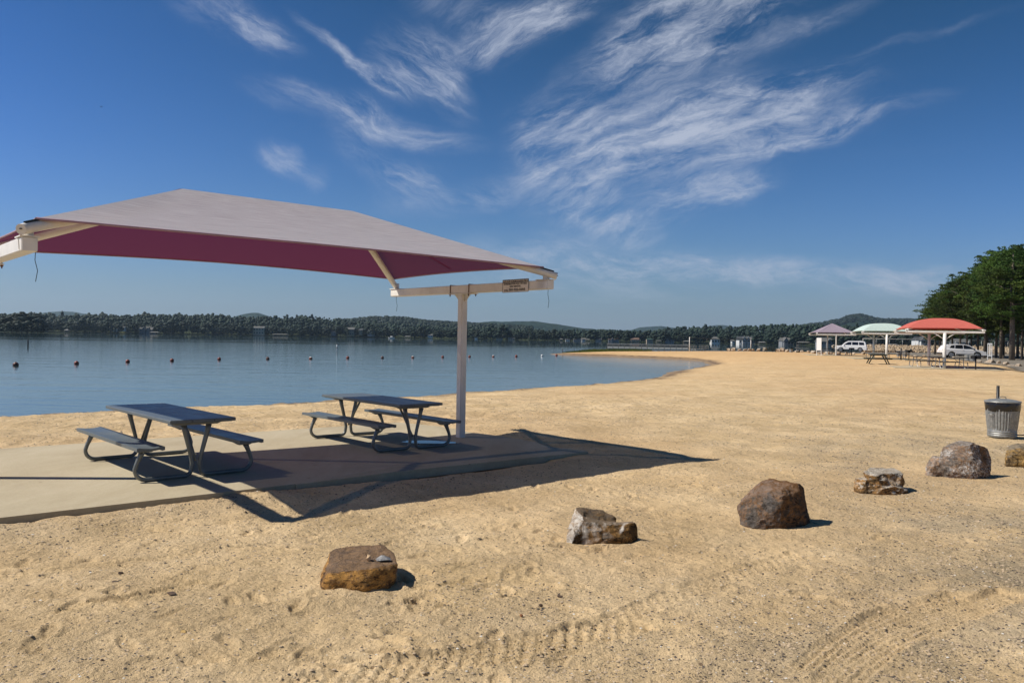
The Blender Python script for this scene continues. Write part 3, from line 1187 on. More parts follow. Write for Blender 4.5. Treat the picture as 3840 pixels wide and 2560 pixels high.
# other slabs
def pad(name, x0, x1, D0, D1, z, label):
    mb = MB()
    P = [(x0, D0), (x1, D0), (x1 + 2, D1), (x0 + 1.5, D1)]
    mb.add([(x, y, z) for x, y in P] + [(x, y, z - .3) for x, y in P], [(0, 1, 2, 3), (0, 4, 5, 1), (1, 5, 6, 2), (2, 6, 7, 3), (3, 7, 4, 0)])
    tag(mb.build(name, M['concrete']), kind='structure', label=label)

# car park: asphalt sheet with an outline along the boulders
edge_px = [(2600, 1311.5), (2735, 1313), (2940, 1316), (3060, 1321), (3184, 1324), (3363, 1329), (3478, 1340), (3592, 1350), (3720, 1366), (3837, 1388), (3990, 1420)]
E1 = [at(a, b, .215) for a, b in edge_px]
E1 = [p for p in E1 if p.y > 0]


def park_pts():
    pts = [(p.x, min(p.y, 141)) for p in E1]
    return pts


pk = park_pts()
poly = np.array([(x, y) for x, y in pk] + [(95, 48), (190, 60), (190, 158), (82, 158), (66, 153), (58, 147), (45, 141.5)])


def in_poly(x, y, A):
    ins = np.zeros(x.shape, bool)
    B = np.roll(A, -1, 0)
    for (ax, ay), (bx, by) in zip(A, B):
        ins ^= ((ay > y) != (by > y)) & (x < (bx - ax) * (y - ay) / (by - ay + 1e-12) + ax)
    return ins


gx, gy = np.meshgrid(np.arange(20, 192, .8), np.arange(40, 160, .8), indexing='ij')
gz = base_z(gx.ravel(), gy.ravel(), sdf(gx.ravel(), gy.ravel())).reshape(gx.shape) + .05
wob = fbm2(gx.ravel(), gy.ravel(), 6, 3, 5).reshape(gx.shape) * 2.2
ok = in_poly(gx.ravel(), (gy - wob).ravel(), poly).reshape(gx.shape)
I = np.arange(gx.size).reshape(gx.shape)
F = np.stack([I[:-1, :-1], I[1:, :-1], I[1:, 1:], I[:-1, 1:]], -1).reshape(-1, 4)
F = F[ok.ravel()[F].all(1)]
used = np.unique(F)
mp = np.full(gx.size, -1)
mp[used] = np.arange(len(used))
me = mesh_np('car_park', np.stack([gx.ravel(), gy.ravel(), gz.ravel()], 1)[used], mp[F], M['asphalt'])
tag(link('car_park', me), kind='structure', label='grey gravel car park behind the row of boulders')


def ground_at(x, y):
    X, Y = np.array([x], float), np.array([y], float)
    return float(base_z(X, Y, sdf(X, Y))[0])


# ---------------------------------------------------------------- pebbles and grit
def pebbles(name, mat, n, seed, smin, smax, flat=.55, label=''):
    r = np.random.RandomState(seed)
    k = n * 3
    th = np.radians(r.uniform(90 - 36, 90 + 36, k))
    R = np.exp(r.uniform(np.log(3.0), np.log(26), k))
    x, y = R * np.cos(th), R * np.sin(th)
    g = gravel_w(x, y)
    patch = np.clip(.5 + 2.4 * fbm2(x, y, 1.1, 3, 17), 0, 1)
    keep = r.uniform(0, 1, k) < np.clip(.16 + .30 * patch + 1.0 * g, 0, 1)
    d = sdf(x, y)
    lx = (x - SH_MID.x) * ex[0] + (y - SH_MID.y) * ex[1]
    ly = (x - SH_MID.x) * ey[0] + (y - SH_MID.y) * ey[1]
    on = (ly > -2.52) & (ly < 2.7) & (lx < 4.6)
    keep &= (d > .4) & ~on
    x, y, d, R = x[keep][:n], y[keep][:n], d[keep][:n], R[keep][:n]
    z = base_z(x, y, d) + detail_z(x, y, d)
    n = len(x)
    sz = smin * (smax / smin) ** (r.uniform(0, 1, n) ** 2.6) * (1 + R / 14)
    B = np.array([(1, 0, 0), (.3, .95, .1), (-.8, .6, -.1), (-.8, -.6, .1), (.3, -.95, 0), (.1, .1, 1), (-.1, 0, -.6)])
    F = np.array([(0, 1, 5), (1, 2, 5), (2, 3, 5), (3, 4, 5), (4, 0, 5)])
    V = B[None] * (1 + r.uniform(-.3, .3, (n, 7, 3)))
    a = r.uniform(0, 2 * math.pi, n)
    ca, sa = np.cos(a)[:, None], np.sin(a)[:, None]
    st = r.uniform(.6, 1.3, n)[:, None]
    vx, vy = V[:, :, 0] * sz[:, None], V[:, :, 1] * sz[:, None] * st * .8
    W = np.stack([vx * ca - vy * sa + x[:, None], vx * sa + vy * ca + y[:, None], V[:, :, 2] * sz[:, None] * flat + z[:, None] + .1 * sz[:, None]], -1)
    FF = (F[None] + (np.arange(n) * 7)[:, None, None]).reshape(-1, 3)
    me = mesh_np(name, W.reshape(-1, 3), FF, mat)
    tag(link(name, me), label, 'gravel', kind='stuff')


pebbles('tan_gravel', M['peb_tan'], 28000, 1, .003, .012, label='tan gravel and grit scattered over the near sand')
pebbles('dark_gravel', M['peb_dark'], 30000, 2, .0028, .009, .5, label='dark grit and bark scattered over the near sand')
pebbles('white_gravel', M['peb_white'], 1800, 3, .003, .008, .5, label='white stone chips scattered over the near sand')
# ================================================================ the shade shelters
M['hem'] = simple('faded_hem', (.34, .22, .27), .9)

SEP, BH, ZB, ZT, CZ, RZ, RA = 6.944, 2.178, 2.48, 2.62, 2.70, 3.65, 1.29


def canopy_mesh(name, mo, mi, ra=RA, rz=RZ, fx=3.42, fy=2.10, fz=2.80, bows=(.12, .22, .10, .10), dome=0.0, nn=18, mm=10):
    """hip shaped fabric with catenary edges; both sides are real sheets"""
    P = {}
    NLc, NRc, FRc, FLc = (-fx, -fy, fz), (fx, -fy, fz), (fx, fy, fz), (-fx, fy, fz)
    A, B = (-ra, 0, rz), (ra, 0, rz)
    V, F, UV = [], [], []
    for (t0, t1, b0, b1, bow, inn) in ((A, B, NLc, NRc, bows[0], (0, 1)), (B, A, FRc, FLc, bows[1], (0, -1)), (B, B, NRc, FRc, bows[2], (-1, 0)), (A, A, FLc, NLc, bows[3], (1, 0))):
        base = len(V)
        t0, t1, b0, b1 = map(Vector, (t0, t1, b0, b1))
        for i in range(nn + 1):
            s = i / nn
            T, Bt = t0.lerp(t1, s), b0.lerp(b1, s)
            w = 4 * s * (1 - s)
            h = Bt + Vector((inn[0] * bow * w, inn[1] * bow * w, 0))
            # stay in the plane of the slope
            dd = (T - Bt)
            hor_ = math.hypot(dd.x, dd.y)
            h.z += bow * w * abs(dd.z) / max(hor_, .1) * .6
            for j in range(mm + 1):
                q = j / mm
                p_ = T.lerp(h, q)
                edge = min(1, 4 * w)
                p_.z += -.05 * 4 * q * (1 - q) * (w ** .5) + dome * math.sin(math.pi * q) * (.8 + .2 * w ** .5)
                V.append(p_)
                UV.append((s * 6, q * 3))
        for i in range(nn):
            for j in range(mm):
                a = base + i * (mm + 1) + j
                F.append((a, a + 1, a + mm + 2, a + mm + 1))
    me = bpy.data.meshes.new(name)
    me.from_pydata([tuple(v) for v in V], [], F)
    uv = me.uv_layers.new(name='UVMap')
    for l in me.loops:
        uv.data[l.index].uv = UV[l.vertex_index]
    me.polygons.foreach_set('use_smooth', [True] * len(me.polygons))
    me.materials.append(mo)
    me.materials.append(mi)
    bm = bmesh.new()
    bm.from_mesh(me)
    bmesh.ops.remove_doubles(bm, verts=bm.verts, dist=.0005)
    bmesh.ops.recalc_face_normals(bm, faces=bm.faces)
    if sum(f.normal.z for f in bm.faces) < 0:
        bmesh.ops.reverse_faces(bm, faces=bm.faces)
    bm.edges.ensure_lookup_table()
    bm.to_mesh(me)
    bm.free()
    # hip lines stay crisp
    try:
        me.set_sharp_from_angle(angle=math.radians(9))
    except Exception:
        pass
    me.update()
    return me


def shelter(name, loc, rz, label, mo, mi, near=True, ra=RA, rzz=RZ, dome=0.0, bh=BH, seph=SEP / 2, posts='square', braces=False, group=None, mw=None):
    mw = mw or M['white_paint']
    t = thing(name, loc, rz, label, 'shade shelter', group)
    y1 = 2.08 / BH * bh
    for sx in (-1, 1):
        x = sx * seph
        mb = MB()
        if posts == 'square':
            mb.box((x, 0, (ZB - .3) / 2), (.125, .125, ZB + .3), bev=.012)
        else:
            mb.tube([(x, 0, -.3), (x, 0, ZB)], .11, 14)
        post = mb.build('post', mw, t)
        beam = MB().box((x, 0, (ZB + ZT) / 2), (.14, 2 * bh, ZT - ZB), bev=.012).build('beam', mw, t)
        for sy in (-1, 1):
            MB().box((x, sy * (bh + .0035), (ZB + ZT) / 2), (.128, .005, ZT - ZB - .012), bev=.002).build('end_cap', mw, beam)
        if near:
            mb = MB()
            mb.box((x, 0, ZB - .009), (.19, .62, .012))
            for sy in (-1, 1):
                mb.prism([(sy * .066, ZB - .016), (sy * .22, ZB - .016), (sy * .10, ZB - .12), (sy * .066, ZB - .14)], 0, x - .008, x + .008)
            mb.build('bracket_plate', mw, t)
            for yy in (-.26, .26):
                mb = MB()
                for sxx in (-1, 1):
                    mb.tube([(x + sxx * .078, yy, ZT + .006), (x + sxx * .078, yy, ZB - .055)], .007, 6)
                    mb.lathe([(.016, ZB - .035), (.016, ZB - .019)], 6, (x + sxx * .078, yy, 0), False, True, True)
                mb.tube([(x - .078, yy, ZT + .006), (x + .078, yy, ZT + .006)], .007, 6)
                mb.build('clamp_bolt', M['rust'], t)
        if braces:
            for sy in (-1, 1):
                MB().tube([(x, sy * .08, ZB - .42), (x, sy * .35, ZB - .22), (x, sy * .72, ZB - .0)], .03, 6).build('knee_brace', mw, t)
        for sy in (-1, 1):
            a = Vector((sx * ra, 0, rzz - .15))
            k = Vector((x, sy * y1, 0))
            zt_ = CZ + .02
            end = Vector((sx * (seph + .085), sy * (y1 + .15), CZ - .02))
            if near:
                arm = MB()
                arm.tube([(x, sy * y1, ZT + .01), (x, sy * y1, CZ + .03)], .052, 14)
                arm.box((x, sy * (y1 - .02), ZT + .006), (.17, .26, .012))
                arm.build('corner_stub', mw, t)
                MB().prism([(sy * (y1 - .12), ZT - .004), (sy * (y1 - .02), ZT - .02), (sy * (y1 + .02), ZT - .12), (sy * (y1 - .10), ZT - .06)], 0, x + (.071 if sx > 0 else -.079), x + (.079 if sx > 0 else -.071)).build('gusset', mw, t)
            else:
                MB().tube([(x, sy * y1, ZT), (x, sy * y1, CZ + .03)], .05, 8).build('corner_stub', mw, t)
            MB().tube([end, a], .052, 14 if near else 8).build('rafter', mw, t)
            if near:
                d = (a - end).normalized()
                MB().tube([end + d * .27 + Vector((0, 0, .055)), end + d * .42 + Vector((0, 0, .055))], .018, 6).build('strap_buckle', mw, t)
                MB().tube([end + d * .05 + Vector((0, 0, .06)), end + d * .3 + Vector((0, 0, .066)), end + d * .5 + Vector((0, 0, .07))], .012, 6).build('corner_strap', M['cord'], t)
                MB().lathe([(.0, 0), (.016, 0), (.016, .01), (0, .01)], 6, end).build('end_bolt', M['dark_steel'], t)
                if sy < 0 or sx > 0:
                    q = Vector((x + (.09 if sy < 0 else 0), sy * (y1 - .03), ZT - .09))
                    MB().tube([q, q + Vector((-.015, 0, -.02)), q + Vector((-.02, 0, -.12)), q + Vector((.004, 0, -.22)), q + Vector((-.012, 0, -.33))], .0035, 5).build('hanging_cord', M['cord'], t)
    MB().tube([(-ra, 0, rzz - .06), (ra, 0, rzz - .06)], .05, 10).build('ridge_pole', mw, t)
    k = bh / BH
    me = canopy_mesh('canopy', mo, mi, ra, rzz, fx=3.40 * seph / 3.472, fy=2.085 * k, fz=2.815, dome=dome)
    cp = link('canopy', me, t)
    # cable hems round the four sides
    bmh = bmesh.new()
    bmh.from_mesh(me)
    be = [e for e in bmh.edges if len(e.link_faces) == 1]
    nxt = {}
    for e in be:
        a_, b_ = e.verts
        nxt.setdefault(a_.index, []).append(b_.index)
        nxt.setdefault(b_.index, []).append(a_.index)
    start = be[0].verts[0].index
    loop, prev_, cur = [start], None, start
    while True:
        cand = [v for v in nxt[cur] if v != prev_]
        prev_, cur = cur, cand[0]
        if cur == start:
            break
        loop.append(cur)
    bmh.verts.ensure_lookup_table()
    pts_ = [tuple(bmh.verts[i].co) for i in loop] + [tuple(bmh.verts[start].co)]
    bmh.free()
    MB().tube(pts_, .013 if near else .03, 6).build('hem', M['hem'] if near else mo, cp)
    if near:
        # seams sewn along the hips and the middle of the end slope
        for sx in (-1, 1):
            MB().tube([(sx * ra * 1.02, 0, rzz - .012), (sx * (3.2), 0, 2.885)], .009, 5).build('seam', M['fab_in'], t)
    return t


near_shelter = shelter('shade_shelter', SH_MID, SH_ANG, 'large near shade shelter with faded maroon cloth roof on two white T-shaped posts', M['fab_out'], M['fab_in'])

# ---------------------------------------------------------------- rental sign on the right beam
BX = SH_MID.x + ex[0] * SEP / 2, SH_MID.y + ex[1] * SEP / 2
sign = thing('rental_sign', loc2w(SEP / 2 - .078, 0, 0), 0, 'rental sign plate with phone number on the right end of the white beam', 'sign')
sign = thing_sign = sign
# the plate sits on the beam side that faces left towards the camera: local x- side of the beam, near end
sign.rotation_euler = (0, 0, SH_ANG - math.pi / 2)
sign.location = loc2w(SEP / 2 - .072, 0, 0)
# local frame of the sign: +x runs to the near end of the beam, -y faces the viewer
mb = MB().box((1.46, -.006, 2.555), (.62, .006, .205), bev=.002)
plate = mb.build('plate', M['sign_plate'], sign)
mb = MB()
for (cx, cz, dx, dz) in ((1.46, 2.455, .62, .004), (1.152, 2.555, .004, .20), (1.768, 2.555, .004, .20)):
    mb.box((cx, -.0105, cz), (dx, .003, dz))
mb.build('border', M['ink'], sign)
MB().box((1.46, -.0105, 2.632), (.615, .003, .052)).build('title_band', M['ink'], sign)


def text_mesh(body, size, bold=0.0):
    cu = bpy.data.curves.new('t', 'FONT')
    cu.body = body
    cu.size = size
    cu.align_x = 'CENTER'
    cu.align_y = 'CENTER'
    cu.extrude = .0008
    cu.offset = bold
    cu.resolution_u = 3
    ob = bpy.data.objects.new('t', cu)
    COL.objects.link(ob)
    dg = bpy.context.evaluated_depsgraph_get()
    me = bpy.data.meshes.new_from_object(ob.evaluated_get(dg))
    bpy.data.objects.remove(ob)
    bpy.data.curves.remove(cu)
    return me


for body, size, cx, cz, wd, mt, nm in (('BALBOA BEACH SHADE SHELTER', .047, 1.46, 2.632, .60, 'sign_plate', 'title_lettering'),
                                   ('AVAILABLE FOR FULL OR HALF', .036, 1.46, 2.585, .56, 'ink', 'lettering'),
                                   ('DAY RENTAL', .036, 1.46, 2.545, .26, 'ink', 'lettering'),
                                   ('CALL', .038, 1.245, 2.486, .10, 'ink', 'lettering'), ('501-922-5050', .052, 1.50, 2.492, .38, 'ink', 'lettering')):
    me = text_mesh(body, size, .0006)
    me.materials.clear()
    me.materials.append(M[mt])
    xs = [v.co.x for v in me.vertices]
    sc = wd / (max(xs) - min(xs))
    me.transform(Matrix.Diagonal((sc, 1, 1, 1)))
    o = link(nm, me, sign, (cx, -.0135, cz))
    o.rotation_euler = (math.pi / 2, 0, 0)

# ================================================================ picnic tables
TL, TW, TZ = 2.6014 * .94, .83 * .94, .714
BO, BI, BZ, FS, FW = .7952 * .94, .4692 * .94, .4567 * .94, 1.0582 * .94, .7032 * .94 + .03


def bench_mesh(y0, y1):
    """contoured plank with a rolled edge, profile in y-z"""
    prof = []
    n = 14
    for i in range(n + 1):
        s = i / n
        z = BZ - .018 * math.sin(math.pi * s) ** 1.0 - (.006 if i in (0, n) else 0)
        prof.append((y0 + (y1 - y0) * s, z))
    low = [(y1, BZ - .045), (y1 - .03 * (1 if y1 > y0 else -1), BZ - .05)] + [(y0 + (y1 - y0) * s, BZ - .018 * math.sin(math.pi * s) - .028) for s in (.8, .6, .4, .2)] + [(y0 + .03 * (1 if y1 > y0 else -1), BZ - .05), (y0, BZ - .045)]
    mb = MB()
    mb.prism(prof + low, 0, -TL / 2, TL / 2)
    return mb


def near_table(loc, rz, label):
    t = thing('picnic_table', loc, rz, label, 'picnic table', 'picnic tables on the concrete slab')
    g = .006
    w = (TW - 2 * g) / 3
    for k in range(3):
        y = -TW / 2 + w / 2 + k * (w + g)
        MB().box((0, y, TZ - .02), (TL, w, .04), bev=.006).build('table_plank', M['table'], t)
    MB().box((0, 0, TZ - .045), (TL - .1, TW - .06, .008)).build('under_tray', M['table'], t)
    for sy in (-1, 1):
        bench_mesh(sy * BI, sy * BO).build('bench_plank', M['table'], t)
    for sx in (-1, 1):
        x = sx * FS
        # channel pieces under the top and the benches
        mb = MB().prism([(-TW / 2 + .06, TZ - .05), (TW / 2 - .06, TZ - .05), (TW / 2 - .15, TZ - .085), (-TW / 2 + .15, TZ - .085)], 0, x - .03, x + .03)
        mb.build('top_support', M['tube'], t)
        for sy in (-1, 1):
            ym = sy * (BI + BO) / 2
            MB().prism([(ym - .13, BZ - .052), (ym + .13, BZ - .052), (ym + .07, BZ - .085), (ym - .07, BZ - .085)], 0, x - .03, x + .03).build('bench_support', M['tube'], t)
            r = .025
            pts = [(x, sy * .15, TZ - .085), (x, sy * .135, TZ - .16), (x, sy * .07, .30), (x, sy * .045, .17), (x, sy * .055, .10)]
            pts += [(x, sy * (.13 + .075 * math.cos(math.radians(a))), .10 + .072 * math.sin(math.radians(a))) for a in (195, 215, 235, 255, 270)]
            pts += [(x, sy * .30, .027), (x, sy * .50, .027)]
            pts += [(x, sy * (.575 + .12 * math.cos(math.radians(a))), .147 + .12 * math.sin(math.radians(a))) for a in (270, 290, 310, 330, 350, 365)]
            pts += [(x, sy * .675, .22), (x, sy * .635, .31), (x, sy * .62, BZ - .085)]
            rr = [.036, .030] + [r] * (len(pts) - 4) + [.030, .038]
            MB().tube(pts, rr, 12, up=(1, 0, 0)).build('leg', M['tube'], t)
        MB().tube([(x - sx * .01, 0, .20), (x - sx * .42, 0, TZ - .055)], .017, 8).build('brace', M['tube'], t)
    return t


near_table((-4.7189 * .94, 11.1222 * .94, 0), -.8326, 'left grey-blue steel picnic table on the slab, its left plank in the sun')
near_table((-2.2739 * .94, 13.9828 * .94, 0), -.8644, 'right dark blue steel picnic table on the slab, beside the white post')
# ================================================================ foreground boulders
def hull_bm(points):
    bm = bmesh.new()
    for p in points:
        bm.verts.new(p)
    r = bmesh.ops.convex_hull(bm, input=bm.verts)
    bmesh.ops.delete(bm, geom=[v for v in bm.verts if not v.link_faces], context='VERTS')
    me = bpy.data.meshes.new('h')
    bm.to_mesh(me)
    bm.free()
    return me


def rock(name, hulls, D0, gz, conv, mat, label, cat='rock', voxel=.012, amp=.016, seed=1, cut=None, parent=None, chip=.016, group='boulders lining the near edge of the beach'):
    """hulls: lists of (px, py, depth behind D0); every hull is closed down into the ground"""
    allp = []
    for h in hulls:
        P = [atd(*conv(x, y), D0 + d) for x, y, d in h]
        allp.append(P)
    cx = sum(p.x for P in allp for p in P) / sum(len(P) for P in allp)
    cy = sum(p.y for P in allp for p in P) / sum(len(P) for P in allp)
    origin = Vector((cx, cy, gz))
    verts, faces = [], []
    for P in allp:
        Q = [p - origin for p in P]
        c = sum(Q, Vector()) / len(Q)
        Q += [Vector((c.x + (q.x - c.x) * .86, c.y + (q.y - c.y) * .86, -.10)) for q in Q]
        me = hull_bm(Q)
        b = len(verts)
        verts += [tuple(v.co) for v in me.vertices]
        faces += [tuple(i + b for i in f.vertices) for f in me.polygons]
        bpy.data.meshes.remove(me)
    me = bpy.data.meshes.new('h')
    me.from_pydata(verts, [], faces)
    ob = bpy.data.objects.new('h', me)
    COL.objects.link(ob)
    rm = ob.modifiers.new('r', 'REMESH')
    rm.mode = 'VOXEL'
    rm.voxel_size = voxel
    sm = ob.modifiers.new('s', 'SMOOTH')
    sm.factor = .5
    sm.iterations = 1
    dg = bpy.context.evaluated_depsgraph_get()
    m2 = bpy.data.meshes.new_from_object(ob.evaluated_get(dg))
    bpy.data.objects.remove(ob)
    n = len(m2.vertices)
    co = np.empty(n * 3, np.float32)
    no = np.empty(n * 3, np.float32)
    m2.vertices.foreach_get('co', co)
    m2.vertices.foreach_get('normal', no)
    co, no = co.reshape(-1, 3).astype(float), no.reshape(-1, 3)
    # chip flat faces off with random planes
    rr_ = np.random.RandomState(seed * 7 + 1)
    for k_ in range(16):
        nrm = rr_.normal(0, 1, 3)
        nrm[2] = abs(nrm[2]) * .8
        nrm /= np.linalg.norm(nrm)
        pr_ = co @ nrm
        hh_ = pr_.max() - rr_.uniform(.2, 1) * chip
        co = co - nrm[None] * np.maximum(pr_ - hh_, 0)[:, None] * .92
    S = co.copy()
    a = fbm3(S, .16, 3, seed)
    # broken, stepped faces: quantised noise gives ledges
    q = fbm3(S * np.array([1, 1, 1.7]), .10, 2, seed + 9)
    led = np.round(q * 7) / 7
    rid = np.abs(fbm3(S, .05, 3, seed + 20))
    d = a * amp * .9 + led * amp * 1.5 - rid * amp * .7 + fbm3(S, .02, 2, seed + 30) * amp * .25
    co2 = co + no * d[:, None]
    if cut is not None:
        co2 = cut(co2, origin)
    m2.vertices.foreach_set('co', co2.astype(np.float32).ravel())
    m2.materials.clear()
    m2.materials.append(mat)
    m2.polygons.foreach_set('use_smooth', np.ones(len(m2.polygons), bool))
    m2.set_sharp_from_angle(angle=math.radians(24))
    m2.update()
    o = link(name, m2, None, origin)
    tag(o, label, cat, group)
    return o


GZ = -.10
rm1 = rock_mat('rusty_brown_boulder', (.33, .18, .065), (.44, .23, .06), (.10, .055, .03), (.22, .155, .11))
c1_ = lambda x, y: (1100 + x / 4.704, 1980 + y / 4.704)
rock1 = rock('boulder', [[(440, 985, .12), (500, 1095, 0), (1250, 1068, 0), (1700, 950, .08), (1830, 800, .2), (600, 800, .03), (1000, 735, .03), (1440, 690, .05), (1835, 645, .16),
                  (560, 600, .30), (640, 375, .42), (900, 305, .5), (1270, 275, .55), (1560, 268, .55), (1760, 375, .46), (1855, 600, .28)]], 5.84, GZ, c1_, rm1,
     'flat-topped rusty brown boulder nearest the camera, with two small stones on top', seed=3, amp=.012, chip=.013)
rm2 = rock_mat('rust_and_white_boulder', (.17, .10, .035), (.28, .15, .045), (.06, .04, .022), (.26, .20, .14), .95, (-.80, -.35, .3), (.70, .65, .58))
c2_ = lambda x, y: (2050 + x / 4.704, 1820 + y / 4.704)


def scoop2(co, origin):
    c = atd(*c2_(1180, 560), 7.27 + .22) - origin
    r2 = ((co[:, 0] - c.x) / .24) ** 2 + ((co[:, 1] - c.y) / .17) ** 2
    top = co[:, 2] > .05
    co = co.copy()
    co[:, 2] -= np.where(top, .07 * np.exp(-r2 * 1.1), 0)
    return co


rock('boulder', [[(430, 915, .02), (780, 1000, 0), (1000, 1012, 0), (1380, 960, .02), (1490, 860, .06), (1615, 590, .12), (1560, 545, .16), (1450, 560, .18), (880, 675, .02), (660, 655, .02), (640, 520, .12), (1300, 560, .34), (800, 520, .32)],
                 [(345, 850, .06), (430, 915, .0), (470, 352, .22), (640, 510, .10), (660, 650, .02), (560, 800, .0), (700, 360, .34), (420, 560, .16)],
                 [(470, 350, .24), (700, 352, .36), (1000, 398, .42), (1250, 500, .40), (1100, 640, .20), (700, 560, .14)],
                 [(1380, 620, .08), (1480, 545, .14), (1560, 538, .16), (1618, 590, .12), (1500, 860, .06), (1330, 760, .04)]], 7.27, GZ, c2_, rm2,
     'low boulder with a white left face and a hollow in its top', seed=8, amp=.008, cut=scoop2)
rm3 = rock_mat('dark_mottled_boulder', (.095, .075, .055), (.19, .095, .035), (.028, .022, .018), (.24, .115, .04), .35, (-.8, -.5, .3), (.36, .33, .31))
c3_ = lambda x, y: (2700 + x / 5.227, 1740 + y / 5.227)
rock('boulder', [[(310, 600, .22), (330, 830, .20), (390, 935, .12), (600, 1105, .03), (900, 1165, 0), (1290, 1190, 0), (1700, 1130, .12), (1830, 1040, .3), (1838, 850, .34), (1745, 590, .36),
                  (1185, 560, .02), (1520, 400, .14), (1625, 500, .3), (1560, 360, .32), (1300, 292, .42), (1050, 278, .45), (850, 305, .42), (620, 400, .32), (400, 450, .28)]], 7.98, GZ, c3_, rm3,
     'tallest dark mottled boulder of the near row with an orange stain on top', seed=12, amp=.015, chip=.055)
rm4 = rock_mat('brown_cracked_boulder', (.23, .145, .065), (.34, .18, .06), (.05, .038, .025), (.26, .20, .14), .65, (0, 0, 1), (.66, .62, .54))
c4_ = lambda x, y: (3170 + x / 8.4, 1700 + y / 8.4)
rock('boulder', [[(560, 580, .25), (640, 600, .1), (1080, 1265, 0), (700, 1190, .04), (1010, 640, .05), (1700, 1240, .04), (1800, 600, .2), (1700, 500, .35), (1500, 465, .5), (800, 430, .5), (1850, 900, .25)],
                 [(190, 1080, .2), (240, 760, .25), (440, 1150, .06), (700, 1190, .03), (660, 840, .05), (540, 700, .25)],
                 [(1080, 1262, .0), (1750, 1255, .02), (1985, 1170, .12), (1995, 1050, .2), (1500, 1010, .02), (1200, 1080, 0)]], 9.8, GZ, c4_, rm4,
     'brown cracked boulder with white-stained top, between the dark and the speckled boulder', seed=22, amp=.018, chip=.02)
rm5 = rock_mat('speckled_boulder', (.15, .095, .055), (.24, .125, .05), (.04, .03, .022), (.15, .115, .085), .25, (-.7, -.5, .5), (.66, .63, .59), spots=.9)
c5_ = lambda x, y: (3440 + x / 3.92, 1420 + y / 3.92)
rock('boulder', [[(450, 1390, .04), (880, 1432, 0), (1060, 1390, .15), (1100, 1180, .32), (1040, 1010, .38), (790, 930, .14), (660, 895, .42), (520, 925, .38), (350, 1015, .3), (300, 1230, .12), (880, 1290, .0)],
                 [(95, 1225, .3), (120, 1290, .15), (225, 1368, .1), (400, 1360, .1), (350, 1120, .2), (200, 1120, .3)]], 11.15, GZ, c5_, rm5,
     'white-speckled brown boulder just in front of the galvanised bin', seed=31, amp=.016, voxel=.014, chip=.045)
rm6 = rock_mat('banded_boulder', (.28, .18, .075), (.36, .22, .07), (.09, .06, .035), (.30, .26, .20))
c6_ = lambda x, y: (3640 + x / 7.84, 1600 + y / 7.84)
rock('boulder', [[(970, 950, .15), (1010, 1078, .02), (1300, 1108, 0), (1700, 1090, 0), (2200, 1060, .15), (2300, 620, .4), (1600, 470, .4), (1340, 462, .42), (1110, 530, .3), (1050, 660, .15), (1480, 580, .1)]], 12.3, GZ, c6_, rm6,
     'golden banded boulder cut by the right edge of the picture', seed=44, amp=.016)


def small_stone(name, px, py, size, mat, label, z=None, seed=0, flat=.7, group=None, loc=None):
    r = np.random.RandomState(seed)
    P = r.normal(0, 1, (14, 3))
    P /= np.linalg.norm(P, axis=1)[:, None]
    P *= r.uniform(.75, 1.1, (14, 1))
    P *= np.array(size)
    me = hull_bm([tuple(p) for p in P])
    me.name = name
    me.materials.append(mat)
    if loc is None:
        p = at(px, py, GZ if z is None else z)
        loc = (p.x, p.y, p.z + size[2] * .55)
    o = link(name, me, None, loc)
    tag(o, label, 'stone', group)
    return o


grey = simple('grey_sparkly_stone', (.26, .26, .26), .7, 0, .5, 60)
tan = simple('tan_stone', (.55, .38, .22), .8, 0, .25, 12)
drk = simple('dark_brown_stone', (.10, .065, .045), .85, 0, .4, 14)
def on_rock(o_, px, py):
    co_ = np.array([o_.matrix_world @ v.co if False else Vector(v.co) + o_.location for v in o_.data.vertices])
    d_ = co_ - np.array([0, 0, CAM_H])
    zz_ = d_[:, 1]
    qx = 1920 + CAM_F * (d_[:, 0] / zz_ * _cr + d_[:, 2] / zz_ * _sr)
    qy = 1280 + CAM_F * (d_[:, 0] / zz_ * _sr - d_[:, 2] / zz_ * _cr) - CAM_F * CAM_P * -1
    k_ = np.where(np.hypot(qx - px, qy - py) < 12)[0]
    return Vector(co_[k_[np.argmin(zz_[k_])]])


p = on_rock(rock1, 1378, 2090)
small_stone('stone', 0, 0, (.026, .024, .028), tan, 'small tan stone lying on top of the rusty brown boulder', seed=2, loc=(p.x, p.y, p.z + .016))
p = on_rock(rock1, 1444, 2094)
small_stone('stone', 0, 0, (.062, .04, .026), grey, 'flat grey stone lying on top of the rusty brown boulder', seed=5, loc=(p.x, p.y, p.z + .014))
for i, (px, py, sx, sz, mt, lb) in enumerate([
        (452, 2152, .022, .018, drk, 'small dark stone on the sand, the upper one of the close pair at lower left'),
        (432, 2187, .034, .020, drk, 'small brown stone on the sand, the lower one of the close pair at lower left'),
        (400, 2213, .030, .007, drk, 'thin dark sliver of bark lying below the close pair of stones'),
        (640, 2226, .040, .012, drk, 'flat brown clod on the sand left of the rusty boulder'),
        (688, 2368, .024, .008, simple('yellow_leaf_stone', (.42, .27, .08), .7), 'flat yellow-brown chip on the sand at lower left'),
        (384, 2480, .018, .014, drk, 'small brown stone near the bottom left of the sand'),
        (1955, 2310, .014, .014, simple('rust_stone', (.24, .10, .04), .7), 'small rust-coloured stone on the sand at bottom centre'),
        (2100, 2236, .026, .011, drk, 'dark stone lying on the sand below the white-faced boulder'),
        (2170, 2432, .022, .009, grey, 'flat grey stone at the bottom of the sand, right of the tyre tread'),
        (2030, 2272, .018, .014, drk, 'small dark stone on the sand, left of a slightly larger one')]):
    small_stone('stone', px, py, (sx, sx * .7, sz), mt, lb, seed=60 + i, group='loose stones on the near sand')

